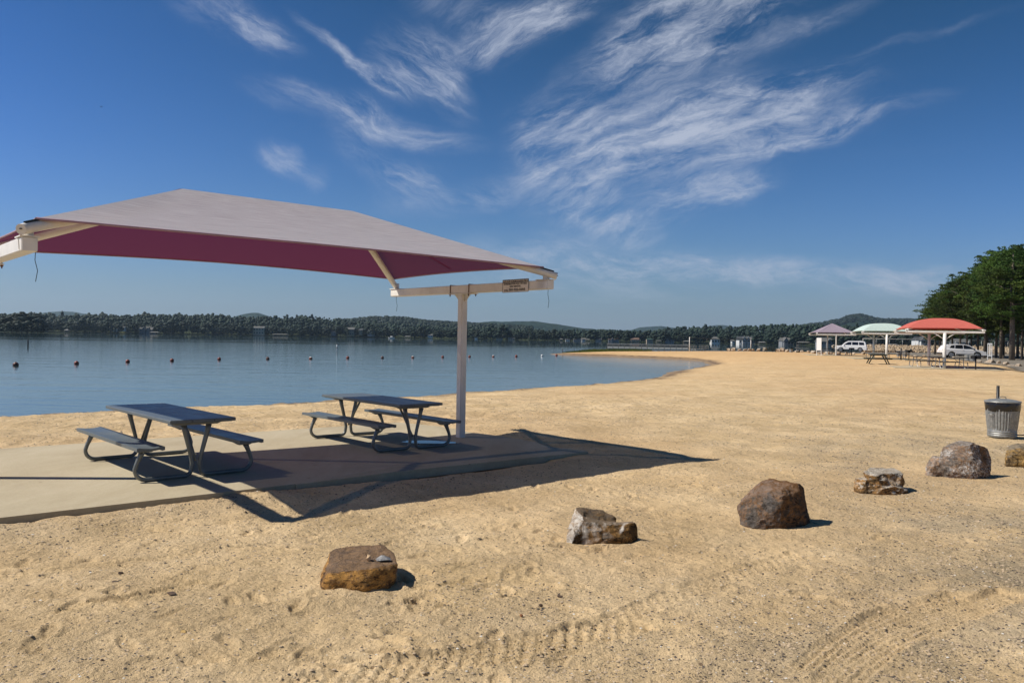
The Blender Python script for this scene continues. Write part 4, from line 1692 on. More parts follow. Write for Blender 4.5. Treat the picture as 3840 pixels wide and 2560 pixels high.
# ================================================================ galvanised bin in the foreground
def trash_can(loc, rz, label, near=False, lid=True, bag=True, group='galvanised rubbish bins', s=1.0):
    t = thing('trash_can', loc, rz, label, 'trash can', group)
    n = 96 if near else 20
    r0, r1, H = .245 * s, .29 * s, .66 * s
    V, F = [], []
    rows = [(0, r0 * .985, 0), (.012, r0, 0), (.035, r0 * 1.015, 0), (.05, r0 * .99, 0), (.07, r0 * 1.02, 0), (.085, r0 * .995, 0), (.105, r0 * 1.02, 0), (.125, r0 * 1.0, 0), (.14, r0 * 1.005, .3), (.17, r0 * 1.01, 1),
            (.40, r0 + (r1 - r0) * .6, 1), (.55, r0 + (r1 - r0) * .84, 1), (.58, r1 * .97, .3), (H, r1, 0)]
    for z, r, fl in rows:
        for k in range(n):
            a = 2 * math.pi * k / n
            rr = r + (.007 * s * fl * (1 if math.sin(a * 36) > 0 else -1) if near else 0)
            V.append((rr * math.cos(a), rr * math.sin(a), z * (1 if z == H else s)))
    for i in range(len(rows) - 1):
        for k in range(n):
            F.append((i * n + k, i * n + (k + 1) % n, (i + 1) * n + (k + 1) % n, (i + 1) * n + k))
    mb = MB().add(V, F, not near)
    mb.build('bin_body', M['zinc'], t)
    if bag:
        rr = [(r1 * 1.01, H + .004), (r1 * 1.035, H - .02), (r1 * 1.03, H - .09), (r1 * 1.0, H - .15), (r1 * .985, H - .172), (r1 * .972, H - .165)]
        V, F = [], []
        m_ = 64 if near else 16
        for i, (r, z) in enumerate(rr):
            for k in range(m_):
                a = 2 * math.pi * k / m_
                w = (.004 * math.sin(a * 9 + i) + .003 * math.sin(a * 17 + 2 * i)) * (i > 0)
                V.append(((r + w) * math.cos(a), (r + w) * math.sin(a), z + (.008 * math.sin(a * 3 + 1) + .004 * math.sin(a * 7)) * (i > 2)))
        for i in range(len(rr) - 1):
            for k in range(m_):
                F.append((i * m_ + k, i * m_ + (k + 1) % m_, (i + 1) * m_ + (k + 1) % m_, (i + 1) * m_ + k))
        MB().add(V, F, True).build('bin_liner', M['bag'], t)
    if lid:
        z = H + .012
        MB().lathe([(r1 * 1.05, z - .02), (r1 * 1.07, z - .012), (r1 * 1.07, z + .004), (r1 * 1.0, z + .012), (r1 * .93, z + .014), (r1 * .8, z + .03), (r1 * .4, z + .05), (.001, z + .056)], 48 if near else 16).build('lid', M['zinc'], t)
        if near:
            MB().tube([(-.09, 0, z + .048), (-.075, 0, z + .085), (0, 0, z + .095), (.075, 0, z + .085), (.09, 0, z + .048)], .008, 8).build('lid_handle', M['zinc'], t)
            for sy in (-1, 1):
                MB().tube([(sy * (r1 * .97), -.06, .47), (sy * (r1 * 1.08), -.05, .46), (sy * (r1 * 1.08), .05, .46), (sy * (r1 * .97), .06, .47)], .007, 8).build('side_handle', M['zinc'], t)
    return t


p = at(3771, 1640, GZ)
can = trash_can((p.x + .0, p.y + .12, GZ + .005), .3, 'large galvanised bin with black liner and lid at the right edge, behind the boulders', near=True, s=1.06)
post = thing('bin_post', (at(3738, 1633, GZ).x + .0, p.y + .30, GZ), 0, 'dark steel post standing against the galvanised bin at the right', 'post')
MB().tube([(0, 0, -.1), (0, 0, 1.02)], .029, 12).build('pole', M['dark_steel'], post)
mb = MB()
mb.tube([(-.03, 0, .22), (-.20, -.05, .03)], .009, 6)
MB().tube([(-.02, 0, .24), (-.215, -.06, .02)], .009, 6).build('stay', M['dark_steel'], post)
MB().tube([(-.215, -.06, .015), (.9, -.0, .03)], .012, 6).build('foot_bar', M['dark_steel'], post)
# ================================================================ the three far shelters and their furniture
def far_shelter(label, front_px, D0, dx, dD, mo, mi, rz, dome, ra, posts='round', braces=True, z=None, gp='shade shelters along the far beach', bh=2.4):
    a = atd(front_px, 1300, D0)
    x0, y0 = a.x, D0
    x1, y1 = x0 + dx, y0 + dD
    z = ground_at(x0, y0) + .03 if z is None else z
    L = math.hypot(dx, dD)
    t = shelter('shade_shelter', ((x0 + x1) / 2, (y0 + y1) / 2, z), math.atan2(dD, dx), label, mo, mi, near=False, ra=ra, rzz=rz, dome=dome, bh=bh, seph=L / 2, posts=posts, braces=braces, group=gp)
    # concrete pad
    ux, uy = dx / L, dD / L
    mb = MB()
    P = []
    for (s, w) in ((-1.4, 3.3), (L + 1.0, 3.3), (L + 1.0, -3.4), (-1.4, -3.4)):
        P.append((x0 + ux * s - uy * w, y0 + uy * s + ux * w, z))
    mb.add(P + [(p[0], p[1], z - .3) for p in P], [(0, 1, 2, 3), (0, 4, 5, 1), (1, 5, 6, 2), (2, 6, 7, 3), (3, 7, 4, 0)])
    tag(mb.build('concrete_pad', M['concrete']), kind='structure', label='concrete pad under the ' + label)
    return t, z


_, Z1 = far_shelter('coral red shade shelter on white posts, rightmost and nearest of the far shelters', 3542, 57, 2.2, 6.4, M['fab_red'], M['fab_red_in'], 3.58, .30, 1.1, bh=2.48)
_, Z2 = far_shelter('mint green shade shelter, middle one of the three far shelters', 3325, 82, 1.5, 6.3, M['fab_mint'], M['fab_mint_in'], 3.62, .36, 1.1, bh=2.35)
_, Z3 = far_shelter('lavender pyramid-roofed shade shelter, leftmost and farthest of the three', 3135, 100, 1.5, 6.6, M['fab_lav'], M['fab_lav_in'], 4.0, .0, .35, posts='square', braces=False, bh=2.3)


def loop_table(loc, rz, label, L=2.4):
    """park table: dark planks on bright bent tubes, one cantilever brace each side"""
    t = thing('picnic_table', loc, rz, label, 'picnic table', 'picnic tables under the far shelters')
    for k in range(3):
        MB().box((0, (k - 1) * .255, .75), (L, .24, .045)).build('table_plank', M['dark_wood'], t)
    for sy in (-1, 1):
        MB().box((0, sy * .66, .45), (L, .26, .045)).build('bench_plank', M['dark_wood'], t)
        for sx in (-1, 1):
            x = sx * L * .36
            MB().tube([(x, sy * .20, .73), (x, sy * .24, .42), (x, sy * .30, .10), (x, sy * .38, .03), (x, sy * .62, .03), (x, sy * .74, .08), (x, sy * .76, .2), (x, sy * .68, .43)], .028, 6, up=(1, 0, 0)).build('leg', M['galv_tube'], t)
    for sx in (-1, 1):
        MB().tube([(sx * L * .36, 0, .25), (sx * L * .12, 0, .73)], .02, 5).build('brace', M['galv_tube'], t)
        MB().tube([(sx * L * .36, -.3, .73), (sx * L * .36, .3, .73)], .025, 5).build('top_support', M['dark_wood'], t)
    return t


def place(px, D, z):
    a = atd(px, 1300, D)
    return (a.x, D, z)


T0 = loop_table(place(3475, 60, Z1), math.radians(4), 'dark picnic table under the coral red shelter, left of its near post')
for px, D, z, rz, lb in ((3562, 57.3, Z1, 3, 'dark picnic table under the coral red shelter, crossed by its near white post'),
                         (3292, 86, Z2, 3, 'dark picnic table under the mint green shelter, left one'),
                         (3352, 84.5, Z2, 2, 'dark picnic table under the mint green shelter, right of its near post'),
                         (3100, 104, Z3, 8, 'dark picnic table under the lavender shelter, behind the white board'),
                         (3158, 103, Z3, 5, 'dark picnic table under the lavender shelter, right of its near post')):
    c = copy_tree(T0)
    c.location = place(px, D, z)
    c.rotation_euler = (0, 0, math.radians(rz))
    c['label'] = lb


def aframe_table(loc, rz, label):
    t = thing('picnic_table', loc, rz, label, 'picnic table', 'free-standing picnic tables on the far sand')
    for k in range(4):
        MB().box(((k - 1.5) * .30, 0, .74), (.285, 1.5, .05)).build('table_plank', M['dark_frame'], t)
    for sx in (-1, 1):
        for k in range(2):
            MB().box((sx * (.80 + k * .15), 0, .45), (.14, 1.6, .05)).build('bench_plank', M['dark_frame'], t)
    for sy in (-1, 1):
        MB().box((0, sy * .52, .40), (1.95, .05, .11)).build('cross_beam', M['dark_frame'], t)
        MB().box((0, sy * .52, .69), (1.1, .05, .07)).build('top_support', M['dark_frame'], t)
        for sx in (-1, 1):
            MB().tube([(sx * .40, sy * .48, .70), (sx * .76, sy * .48, .0)], .045, 4).build('leg', M['dark_frame'], t)
    return t


p = at(3292, 1363, .02)
zz = ground_at(p.x, p.y)
p = at(3292, 1363, zz)
aframe_table((p.x, p.y, zz), math.radians(-14), 'dark green A-frame picnic table alone on the sand, left of the mint shelter')
p = at(2887, 1321, .12)
o = aframe_table((p.x, p.y, ground_at(p.x, p.y)), math.radians(10), 'small dark A-frame picnic table on the crest, between the volleyball pole and the bins')


def grill(px, D, z, label, s=1.0):
    t = thing('pedestal_grill', place(px, D, z), math.radians(10), label, 'grill', 'pedestal grills beside the far shelters')
    MB().tube([(0, 0, -.1), (0, 0, .74)], .045, 8).build('pedestal', M['iron'], t)
    mb = MB()
    mb.box((0, 0, .75), (.50, .38, .02))
    for sx in (-1, 1):
        mb.box((sx * .25, 0, .85), (.015, .38, .22))
    mb.box((0, .19, .85), (.50, .015, .22))
    mb.build('fire_box', M['iron'], t)
    mb = MB()
    for k in range(8):
        mb.tube([(-.24, -.16 + k * .045, .93), (.24, -.16 + k * .045, .93)], .006, 4)
    mb.tube([(-.24, -.22, .93), (-.33, -.26, .95)], .012, 5)
    mb.build('grate', M['iron'], t)
    return t


grill(3660, 55.5, Z1 - .02, 'black pedestal grill to the right of the coral red shelter')
grill(3409, 81, Z2, 'black pedestal grill to the right of the mint green shelter')
grill(3194, 101, Z3, 'black pedestal grill in front of the white SUV')

# bins far off
b0 = None
for px, py, lb, s in ((3628, 1356, 'galvanised bin behind the red shelter grill, left one of the pair', 1.0),
                      (3647, 1358, 'galvanised bin behind the red shelter grill, right one of the pair', 1.0),
                      (3393, 1337, 'galvanised bin beside the mint shelter grill', 1.1), (3370, 1336, 'galvanised bin behind the end of the mint shelter table', 1.0),
                      (2966, 1321, 'dented galvanised bin in the boulder row, left of the white board', 1.0)):
    z = .10 if px > 3500 else .19
    q = at(px, py, z)
    o = trash_can((q.x, q.y, z), .2, lb, lid=(px != 2966), bag=(px in (2966, 3370)), s=s * 1.02)
    if px == 2966:
        o.rotation_euler = (0, .06, 0)
        l = thing('lid_on_stand', (q.x + .95, q.y + .1, z), 0, 'round galvanised lid on a stand leaning beside the dented bin', 'bin lid')
        MB().lathe([(.001, .80), (.30, .76), (.31, .73), (.30, .72)], 16).build('lid_disc', M['zinc'], l)
        MB().tube([(0, 0, -.1), (0, 0, .74)], .10, 8).build('stand', M['zinc'], l)

# dark posts beside the mint shelter bins
q = atd(3379, 1320, 80)
tag(MB().tube([(0, 0, -.1), (0, 0, 1.15)], .07, 8).build('bin_post', M['dark_steel'], None, (q.x, 80, Z2)), 'dark post standing between the two bins by the mint shelter', 'post')

# white board by the lavender shelter
q = atd(3071, 1320, 99)
t = thing('notice_board', (q.x, 99, Z3), math.radians(-42), 'tall blank white board on two legs by the lavender shelter', 'board')
MB().box((0, 0, 1.36), (.60, .07, 1.52), bev=.01).build('panel', M['board_white'], t)
for sx in (-1, 1):
    MB().box((sx * .275, 0, .28), (.05, .06, .66)).build('leg', M['board_white'], t)

# openwork white frame by the trees
q = atd(3711, 1348, 86)
t = thing('lattice_frame', (q.x, 86, .2), math.radians(-25), 'tall narrow whitish openwork frame on two legs in front of the pine trunks', 'sign')
for sx in (-1, 1):
    MB().box((sx * .19, 0, .90), (.055, .05, 1.80)).build('side_post', M['board_white'], t)
for z in (.47, 1.75):
    MB().box((0, 0, z), (.33, .045, .10)).build('cross_rail', M['board_white'], t)
MB().box((0, 0, 1.11), (.13, .03, 1.16)).build('centre_panel', M['sign_plate'], t)
for k in range(5):
    MB().box((0, 0, .66 + k * .23), (.33, .025, .03)).build('slat', M['board_white'], t)

# volleyball net
pa, pb = at(2585, 1315, .05), at(2815, 1316, .12)
za, zb_ = ground_at(pa.x, pa.y), ground_at(pb.x, pb.y)
for q, zq, side in ((pa, za, 'left'), (pb, zb_, 'right')):
    t = thing('volleyball_pole', (q.x, q.y, zq), 0, f'thin white volleyball pole on the sand crest, the {side} one of the two', 'pole', 'volleyball poles')
    MB().tube([(0, 0, -.2), (0, 0, 2.45)], .06, 8).build('pole', M['white_paint'], t)
    MB().tube([(0, 0, 2.38), (.25 if side == 'left' else -.25, 0, 2.38)], .02, 5).build('hook_arm', M['white_paint'], t)
t = MB()
t.tube([(pa.x, pa.y, za + 2.38), ((pa.x + pb.x) / 2, (pa.y + pb.y) / 2, (za + zb_) / 2 + 2.10), (pb.x, pb.y, zb_ + 2.30)], .06, 5)
tag(t.build('net_line', M['cord']), 'dark rope strung between the two volleyball poles', 'rope')

# ---------------------------------------------------------------- pier
PD = 175.0
pl, pr = atd(2277, 1300, PD), atd(2580, 1300, PD - 3)
L = (pr - pl).to_2d().length
t = thing('fishing_pier', (pl.x, pl.y, 0), math.atan2(pr.y - pl.y, pr.x - pl.x), 'long grey wooden pier with a picket railing beyond the reedy spit', 'pier')
DZ = .10
MB().box((L / 2, 1.2, DZ - .10), (L, 2.4, .18)).build('deck', M['grey_wood'], t)
MB().box((L / 2, -.03, DZ - .06), (L, .05, .34)).build('fascia_board', simple('bleached_wood', (.62, .59, .52), .9), t)
npst = 15
for row in (0, 1):
    y = row * 2.4
    for k in range(npst):
        x = L * k / (npst - 1)
        MB().box((x, y, (WL - .6 + .82) / 2), (.12, .12, .82 - WL + .6)).build('pile', M['grey_wood'], t)
    MB().box((L / 2, y, .80), (L, .14, .09)).build('top_rail', simple('rail_wood', (.55, .51, .45), .9) if row == 0 else M['grey_wood'], t)
    MB().box((L / 2, y, .22), (L, .05, .07)).build('bottom_rail', M['grey_wood'], t)
    if row == 0:
        for k in range(int(L / .16)):
            MB().box((.08 + k * .16, y - .035, .50), (.075, .025, .60)).build('picket', M['grey_wood'], t) if k == 0 else None
        pk_me = [c for c in t.children if c.name.startswith('picket')][0].data
        for k in range(1, int(L / .16)):
            o = link('picket', pk_me, t, (k * .16, 0, 0))
    for k in range(npst - 1):
        x0, x1 = L * k / (npst - 1), L * (k + 1) / (npst - 1)
        if row == 0:
            MB().tube([(x0, y, -.02), (x1, y, WL + .05)], .035, 4).build('cross_brace', M['grey_wood'], t)
            MB().tube([(x1, y, -.02), (x0, y, WL + .05)], .035, 4).build('cross_brace', M['grey_wood'], t)
# ramp end with its own rails
pr2 = atd(2612, 1300, PD - 12)
v = (pr2 - pr).to_2d()
t2 = thing('pier_ramp', (pr.x, pr.y, 0), math.atan2(v.y, v.x), 'short wooden ramp at the right end of the pier', 'ramp')
Lr = v.length
MB().box((Lr / 2, 1.2, -.02), (Lr, 2.4, .14)).build('deck', M['grey_wood'], t2)
for y in (0, 2.4):
    for k in range(4):
        MB().box((Lr * k / 3, y, .2), (.12, .12, 1.2)).build('rail_post', M['grey_wood'], t2)
    MB().box((Lr / 2, y, .78), (Lr, .12, .05)).build('top_rail', M['grey_wood'], t2)
    MB().box((Lr / 2, y, .40), (Lr, .05, .05)).build('mid_rail', M['grey_wood'], t2)

# ---------------------------------------------------------------- reeds on the spit
r = np.random.RandomState(5)
nb = 5200
px = r.uniform(2110, 2445, nb)
u = (px - 2110) / 335
D = 121 + 7 * np.minimum(1, u * 2.2) + r.uniform(-2, 7, nb) * (1 - .45 * u) + 10 * u
x = (px - 1920) / CAM_F * D
den = r.uniform(0, 1, nb) < np.clip(u * 3.0 + .12, 0, 1) * np.clip((1.12 - u) * 5, 0, 1)
x, D, u = x[den], D[den], u[den]
h = (.30 + .34 * r.uniform(0, 1, len(x))) * np.clip(.6 + u, 0, 1.2)
w = .05
z0 = np.maximum(base_z(x, D, sdf(x, D)), WL - .05)
lean = r.uniform(-.12, .12, len(x))
V = np.stack([np.stack([x - w, D, z0 - .02], 1), np.stack([x + w, D + .03, z0 - .02], 1), np.stack([x + lean, D + .01, z0 + h], 1)], 1).reshape(-1, 3)
F = np.arange(len(V)).reshape(-1, 3)
tag(link('reeds', mesh_np('reeds', V, F, M['reed'])), 'green reeds and grass on the sandy spit in front of the pier', 'grass', kind='stuff')

# ---------------------------------------------------------------- buoys
buoys = [(59, 1365, 'dark orange'), (287, 1359, 'orange red'), (479, 1352, 'orange red'), (645, 1348, 'orange red'), (822, 1343, 'orange red'), (1004, 1341, 'dark orange'),
         (1165, 1340, 'white-topped orange'), (1304, 1337.5, 'orange red'), (1434, 1337, 'dark orange'), (1548, 1336, 'white-topped orange'), (1660, 1334.5, 'orange red'),
         (1761, 1333, 'orange red'), (1850, 1332.5, 'white-topped orange'), (1936, 1331.5, 'orange red'), (2033, 1329.5, 'white'), (2087, 1328, 'orange red')]
orange = simple('buoy_orange', (.23, .048, .024), .45, 0, .2, 3)
brown = simple('buoy_dark_orange', (.11, .04, .025), .5, 0, .3, 3)
whiteb = simple('buoy_white', (.62, .62, .60), .45, 0, .15, 3)
for i, (px, py, c) in enumerate(buoys):
    q = at(px, py + 5.5, WL)
    s = .15 if px < 1900 else .16
    t = thing('swim_buoy', (q.x, q.y, WL + .06), r.uniform(0, 6), f'{c} round swim buoy on the lake, {ORD[i]} from the left in the line', 'buoy', 'swim buoys in a line across the lake')
    if px == 59:
        s = .17
    mat = {'dark orange': brown, 'orange red': orange, 'white': whiteb}.get(c, orange)
    prof = [(s * math.sin(math.radians(a)), -s * math.cos(math.radians(a))) for a in range(0, 181, 15)]
    prof[0] = (.001, -s)
    prof[-1] = (.001, s)
    MB().lathe(prof, 16).build('float', mat, t)
    MB().lathe([(s * 1.015, -.02), (s * 1.03, 0), (s * 1.015, .02)], 16).build('rim_band', mat, t)
    if 'topped' in c:
        MB().lathe([(s * 1.01 * math.sin(math.radians(a)), s * 1.01 * math.cos(math.radians(a))) for a in (2, 20, 40, 55)], 16).build('top_cap', whiteb, t)
    MB().tube([(0, 0, s), (0, 0, s + .035)], .02, 6).build('eyelet', M['dark_steel'], t)

for px, y1_, y0_, mt, lb in ((105, 1272, 1300, 'dark_steel', 'dark spar marker standing in the water near the left edge'),
                             (1263, 1291, 1316, 'board_white', 'white and black spar marker in the water left of the white post'),
                             (245, 1247, 1252.5, 'dark_steel', 'tiny dark spar marker far out before the left shore')):
    q = at(px, y0_, WL)
    D = q.y
    Hh = (y0_ - y1_) * D / CAM_F
    t = thing('spar_marker', (q.x, q.y, WL), 0, lb, 'marker')
    MB().tube([(0, 0, -.4), (0, 0, Hh * .80), (0, 0, Hh)], [Hh * .085, Hh * .085, Hh * .04], 8).build('spar', M[mt], t)
    MB().lathe([(Hh * .09, Hh * .45), (Hh * .092, Hh * .6)], 8).build('band', M['ink'], t)
q = at(2110, 1327.5, WL)
tag(MB().tube([(0, 0, -.5), (0, 0, .86)], .045, 6).build('mooring_post', M['dark_steel'], None, (q.x, q.y, WL)), 'thin dark post in the shallow water at the tip of the spit', 'post')

# bird
q = atd(380, 401, 70)
t = thing('bird', q, .4, 'tiny dark bird in the blue sky above the left end of the shelter', 'bird')
MB().tube([(-.09, 0, 0), (-.04, 0, .0), (.05, 0, .01), (.11, 0, 0)], [.004, .022, .018, .003], 6).build('body', M['ink'], t)
for sy in (-1, 1):
    MB().add([(.03, 0, .01), (-.04, 0, .01), (-.05, sy * .09, .03), (.0, sy * .1, .032), (-.04, sy * .19, .0), (.03, 0, .018), (-.04, 0, .018), (-.05, sy * .09, .038), (.0, sy * .1, .04)],
             [(0, 1, 2, 3), (3, 2, 4), (5, 8, 7, 6), (8, 4, 7), (0, 3, 8, 5), (1, 6, 7, 2)]).build('wing', M['ink'], t)

# ================================================================ parked cars
car_white = NT('white_car_paint', (.78, .78, .77), .25, spec=.5)
car_white.b.inputs['Coat Weight'].default_value = .5
car_white = car_white.m
glass_dark = NT('tinted_car_glass', (.012, .014, .018), .06, spec=.5).m
chrome = NT('silver_wheel', (.55, .55, .56), .3, .8).m
redl = simple('tail_lamp_red', (.35, .02, .02), .3)
clearl = simple('head_lamp', (.55, .56, .58), .15)
grayp = simple('grey_lower_trim', (.32, .33, .34), .4, .3)
platem = simple('plate_tan', (.4, .36, .28), .5)


def car(loc, rz, label, kind):
    t = thing('parked_car', loc, rz, label, 'car', 'cars in the car park')
    if kind == 'suv':
        L, W, H = 5.2, 2.0, 1.92
        low = [(-2.60, .42), (-2.60, .95), (-2.50, 1.12), (1.35, 1.12), (2.30, 1.04), (2.56, .92), (2.60, .45)]
        cab = [(-2.48, 1.115), (-2.34, 1.62), (-2.20, 1.86), (-1.6, 1.92), (.45, 1.90), (.95, 1.66), (1.50, 1.115)]
        wins = [[(-2.22, 1.20), (-2.12, 1.68), (-1.30, 1.74), (-1.36, 1.20)], [(-1.24, 1.20), (-1.20, 1.74), (-.22, 1.76), (-.20, 1.20)], [(-.10, 1.20), (-.12, 1.76), (.42, 1.74), (1.16, 1.24), (1.14, 1.20)]]
        wx, wr = (-1.55, 1.62), .40
        shield = [(.58, 1.84), (1.44, 1.18)]
        rear = [(-2.44, 1.20), (-2.28, 1.74)]
        tw = .80
    else:
        L, W, H = 4.75, 1.9, 1.62
        low = [(-2.36, .45), (-2.38, .85), (-2.20, 1.08), (-1.0, 1.05), (1.10, 1.00), (1.95, .88), (2.28, .68), (2.36, .42)]
        cab = [(-2.20, 1.075), (-1.95, 1.42), (-1.70, 1.54), (-.9, 1.61), (.0, 1.60), (.55, 1.46), (1.35, .995)]
        wins = [[(-1.62, 1.16), (-1.42, 1.44), (-1.05, 1.50), (-1.10, 1.12)], [(-1.02, 1.11), (-.97, 1.51), (-.20, 1.52), (-.18, 1.08)], [(-.10, 1.07), (-.12, 1.52), (.08, 1.51), (.52, 1.38), (1.05, 1.07)]]
        wx, wr = (-1.40, 1.36), .36
        shield = [(.60, 1.42), (1.30, 1.03)]
        rear = [(-2.14, 1.14), (-1.88, 1.46)]
        tw = .78
    hw = W / 2
    # lower body with wheel arches: profile with semicircular cuts, chamfered sides
    prof = list(low)
    bot = []
    for cx in wx:
        a = [(cx + (wr + .07) * math.cos(math.radians(g)), .36 + (wr + .07) * math.sin(math.radians(g)) * 1.0) for g in range(180, -1, -20)]
        bot.append([(q[0], max(q[1], .36)) for q in a])
    under = [(low[0][0] + .02, .36)] + bot[0] + bot[1] + [(low[-1][0] - .02, .36)]
    poly = prof + under[::-1]
    n = len(poly)
    V = []
    for yy, k in ((-hw, 1), (-hw + .06, 2), (hw - .06, 2), (hw, 1)):
        for (x, z) in poly:
            if k == 1:
                x2 = x * .985
                z2 = z if z < .95 else z - .05
                V.append((x2, yy, z2))
            else:
                V.append((x, yy, z))
    F = [tuple(range(n)), tuple(range(4 * n - 1, 3 * n - 1, -1))]
    for s in range(3):
        for i in range(n):
            j = (i + 1) % n
            F.append((s * n + i, s * n + j, (s + 1) * n + j, (s + 1) * n + i))
    body = MB().add(V, F).build('body', car_white, t)
    # cabin with tumblehome
    n = len(cab)

    def wy(z):
        z0, z1 = cab[0][1], H
        return hw - .05 - (hw - .05 - tw) * max(0, (z - z0) / (z1 - z0))
    V = [(x, -wy(z), z) for x, z in cab] + [(x, wy(z), z) for x, z in cab]
    F = [tuple(range(n)), tuple(range(2 * n - 1, n - 1, -1))] + [(i, (i + 1) % n, (i + 1) % n + n, i + n) for i in range(n)]
    MB().add(V, F).build('cabin', car_white, t)
    for sy in (-1, 1):
        for wdw in wins:
            m_ = len(wdw)
            V = [(x, sy * (wy(z) + .006), z) for x, z in wdw] + [(x, sy * (wy(z) - .02), z) for x, z in wdw]
            MB().add(V, [tuple(range(m_)), tuple(range(2 * m_ - 1, m_ - 1, -1))] + [(i, (i + 1) % m_, (i + 1) % m_ + m_, i + m_) for i in range(m_)]).build('window', glass_dark, t)
        for cx in wx:
            y = sy * (hw - .12)
            tyre = MB()
            tyre.tube([(cx, y - .11, wr), (cx, y - .09, wr), (cx, y + .09, wr), (cx, y + .11, wr)], [wr - .03, wr, wr, wr - .03], 20, up=(1, 0, 0))
            wh = tyre.build('wheel', M['black'], t)
            rim = MB()
            rim.tube([(cx, y + sy * .105, wr), (cx, y + sy * .118, wr)], [wr * .68, wr * .62], 16, up=(1, 0, 0))
            rim.build('rim', chrome, wh)
            sp = MB()
            for g in range(5):
                a = g * 2 * math.pi / 5
                sp.box((cx + wr * .38 * math.cos(a), y + sy * .121, wr + wr * .38 * math.sin(a)), (.07, .008, wr * .42), ry=math.pi / 2 - a)
            sp.build('wheel_gap', M['black'], wh)
        MB().box((cab[-1][0] - .38, sy * (hw + .06), 1.17 if kind == 'suv' else 1.06), (.12, .20, .14), bev=.02).build('mirror', M['black'] if kind != 'suv' else car_white, t)
        MB().box((low[-1][0] - .14, sy * (hw - .22), .86 if kind == 'suv' else .70), (.22, .34, .14), bev=.03).build('headlight', clearl, t)
        MB().box((low[1][0] + .10, sy * (hw - .12), 1.0 if kind == 'suv' else .92), (.14, .20, .22 if kind == 'suv' else .12), bev=.02).build('tail_light', redl, t)
        MB().box(((wx[0] + wx[1]) / 2, sy * (hw + .004), .43), (wx[1] - wx[0] - 2 * wr - .2, .02, .13)).build('sill', grayp if kind == 'suv' else M['black'], t)
        MB().box((-.15, sy * (hw + .008), .98 if kind == 'suv' else .92), (.16, .02, .03)).build('door_handle', chrome, t)
    for nm, pr_, off in (('windshield', shield, .012), ('rear_window', rear, -.012)):
        (xa, za), (xb, zb2) = pr_
        V = [(xa + off, -wy(za) + .08, za), (xa + off, wy(za) - .08, za), (xb + off, wy(zb2) - .06, zb2), (xb + off, -wy(zb2) + .06, zb2)]
        V += [(x - off * 3, y, z) for x, y, z in V]
        MB().add(V, [(0, 1, 2, 3), (4, 7, 6, 5), (0, 4, 5, 1), (1, 5, 6, 2), (2, 6, 7, 3), (3, 7, 4, 0)]).build(nm, glass_dark, t)
    MB().box((low[0][0] - .01, 0, .52), (.10, W - .16, .20), bev=.03).build('rear_bumper', grayp if kind == 'suv' else M['black'], t)
    MB().box((low[-1][0] + .0, 0, .50), (.08, W - .3, .18), bev=.03).build('front_bumper', grayp if kind == 'suv' else M['black'], t)
    MB().box((low[0][0] - .012, 0, .80), (.01, .30, .15)).build('licence_plate', platem, t)
    if kind == 'suv':
        for sy in (-1, 1):
            MB().box((-.7, sy * .72, 1.945), (2.4, .04, .04)).build('roof_rail', chrome, t)
    return t


q = at(3200, 1319, .26)
car((q.x + .1, q.y + 1.2, .255), math.radians(180 - 27), 'large white SUV parked on the car park, its dark rear turned to the camera', 'suv')
q = at(3622, 1343, .26)
car((q.x, q.y + .9, .255), math.radians(-9), 'white crossover car parked in front of the pines behind the coral shelter', 'crossover')

# ================================================================ boulder variants for the rows
def boulder_mesh(seed, sx, sy, sz):
    r_ = np.random.RandomState(seed)
    P = r_.uniform(-1, 1, (22, 3))
    P /= np.maximum(np.abs(P).max(1)[:, None], .001) ** .55
    P = P * np.array([sx, sy, sz])
    me = hull_bm([tuple(p) for p in P])
    bm = bmesh.new()
    bm.from_mesh(me)
    bmesh.ops.triangulate(bm, faces=bm.faces)
    bmesh.ops.subdivide_edges(bm, edges=bm.edges, cuts=2, use_grid_fill=True)
    co = np.array([v.co[:] for v in bm.verts])
    f = fbm3(co, .5, 3, seed)
    for v, k in zip(bm.verts, f):
        v.co += v.normal * k * .12
    bm.to_mesh(me)
    bm.free()
    me.name = 'boulder_shape'
    return me


BM_ = []
for k in range(8):
    me = boulder_mesh(100 + k, .5, .42, .36)
    me.materials.append(M['boulder'])
    BM_.append(me)
r = np.random.RandomState(12)
# (px, base py, width px, height px, z)
row = [(2735, 1314, 18, 9), (2752, 1314, 20, 13), (2775, 1314, 18, 8), (2795, 1314, 18, 8), (2815, 1314.5, 22, 10), (2826, 1314, 14, 7), (2846, 1314.5, 14, 10), (2870, 1314, 14, 12),
       (2920, 1317, 22, 11), (2937, 1316, 20, 15), (2953, 1319.5, 18, 11), (2990, 1321, 26, 9), (3011, 1321, 14, 9), (3036, 1322, 16, 9), (3055, 1325, 22, 13), (3080, 1327, 18, 9),
       (3107, 1328, 18, 13), (3120, 1328, 14, 10), (3146, 1329, 26, 15), (3176, 1327, 14, 9), (3205, 1328, 14, 8), (3241, 1329, 18, 10), (3437, 1339, 17, 10), (3470, 1341, 12, 14),
       (3500, 1345, 16, 9), (3514, 1345, 14, 9), (3524, 1346, 14, 9), (3537, 1346, 12, 9), (3580, 1345, 12, 9), (3677, 1362, 29, 14), (3126, 1304, 16, 14), (3140, 1305, 18, 14)]
tones = ['tan', 'brown', 'pale', 'grey-brown']
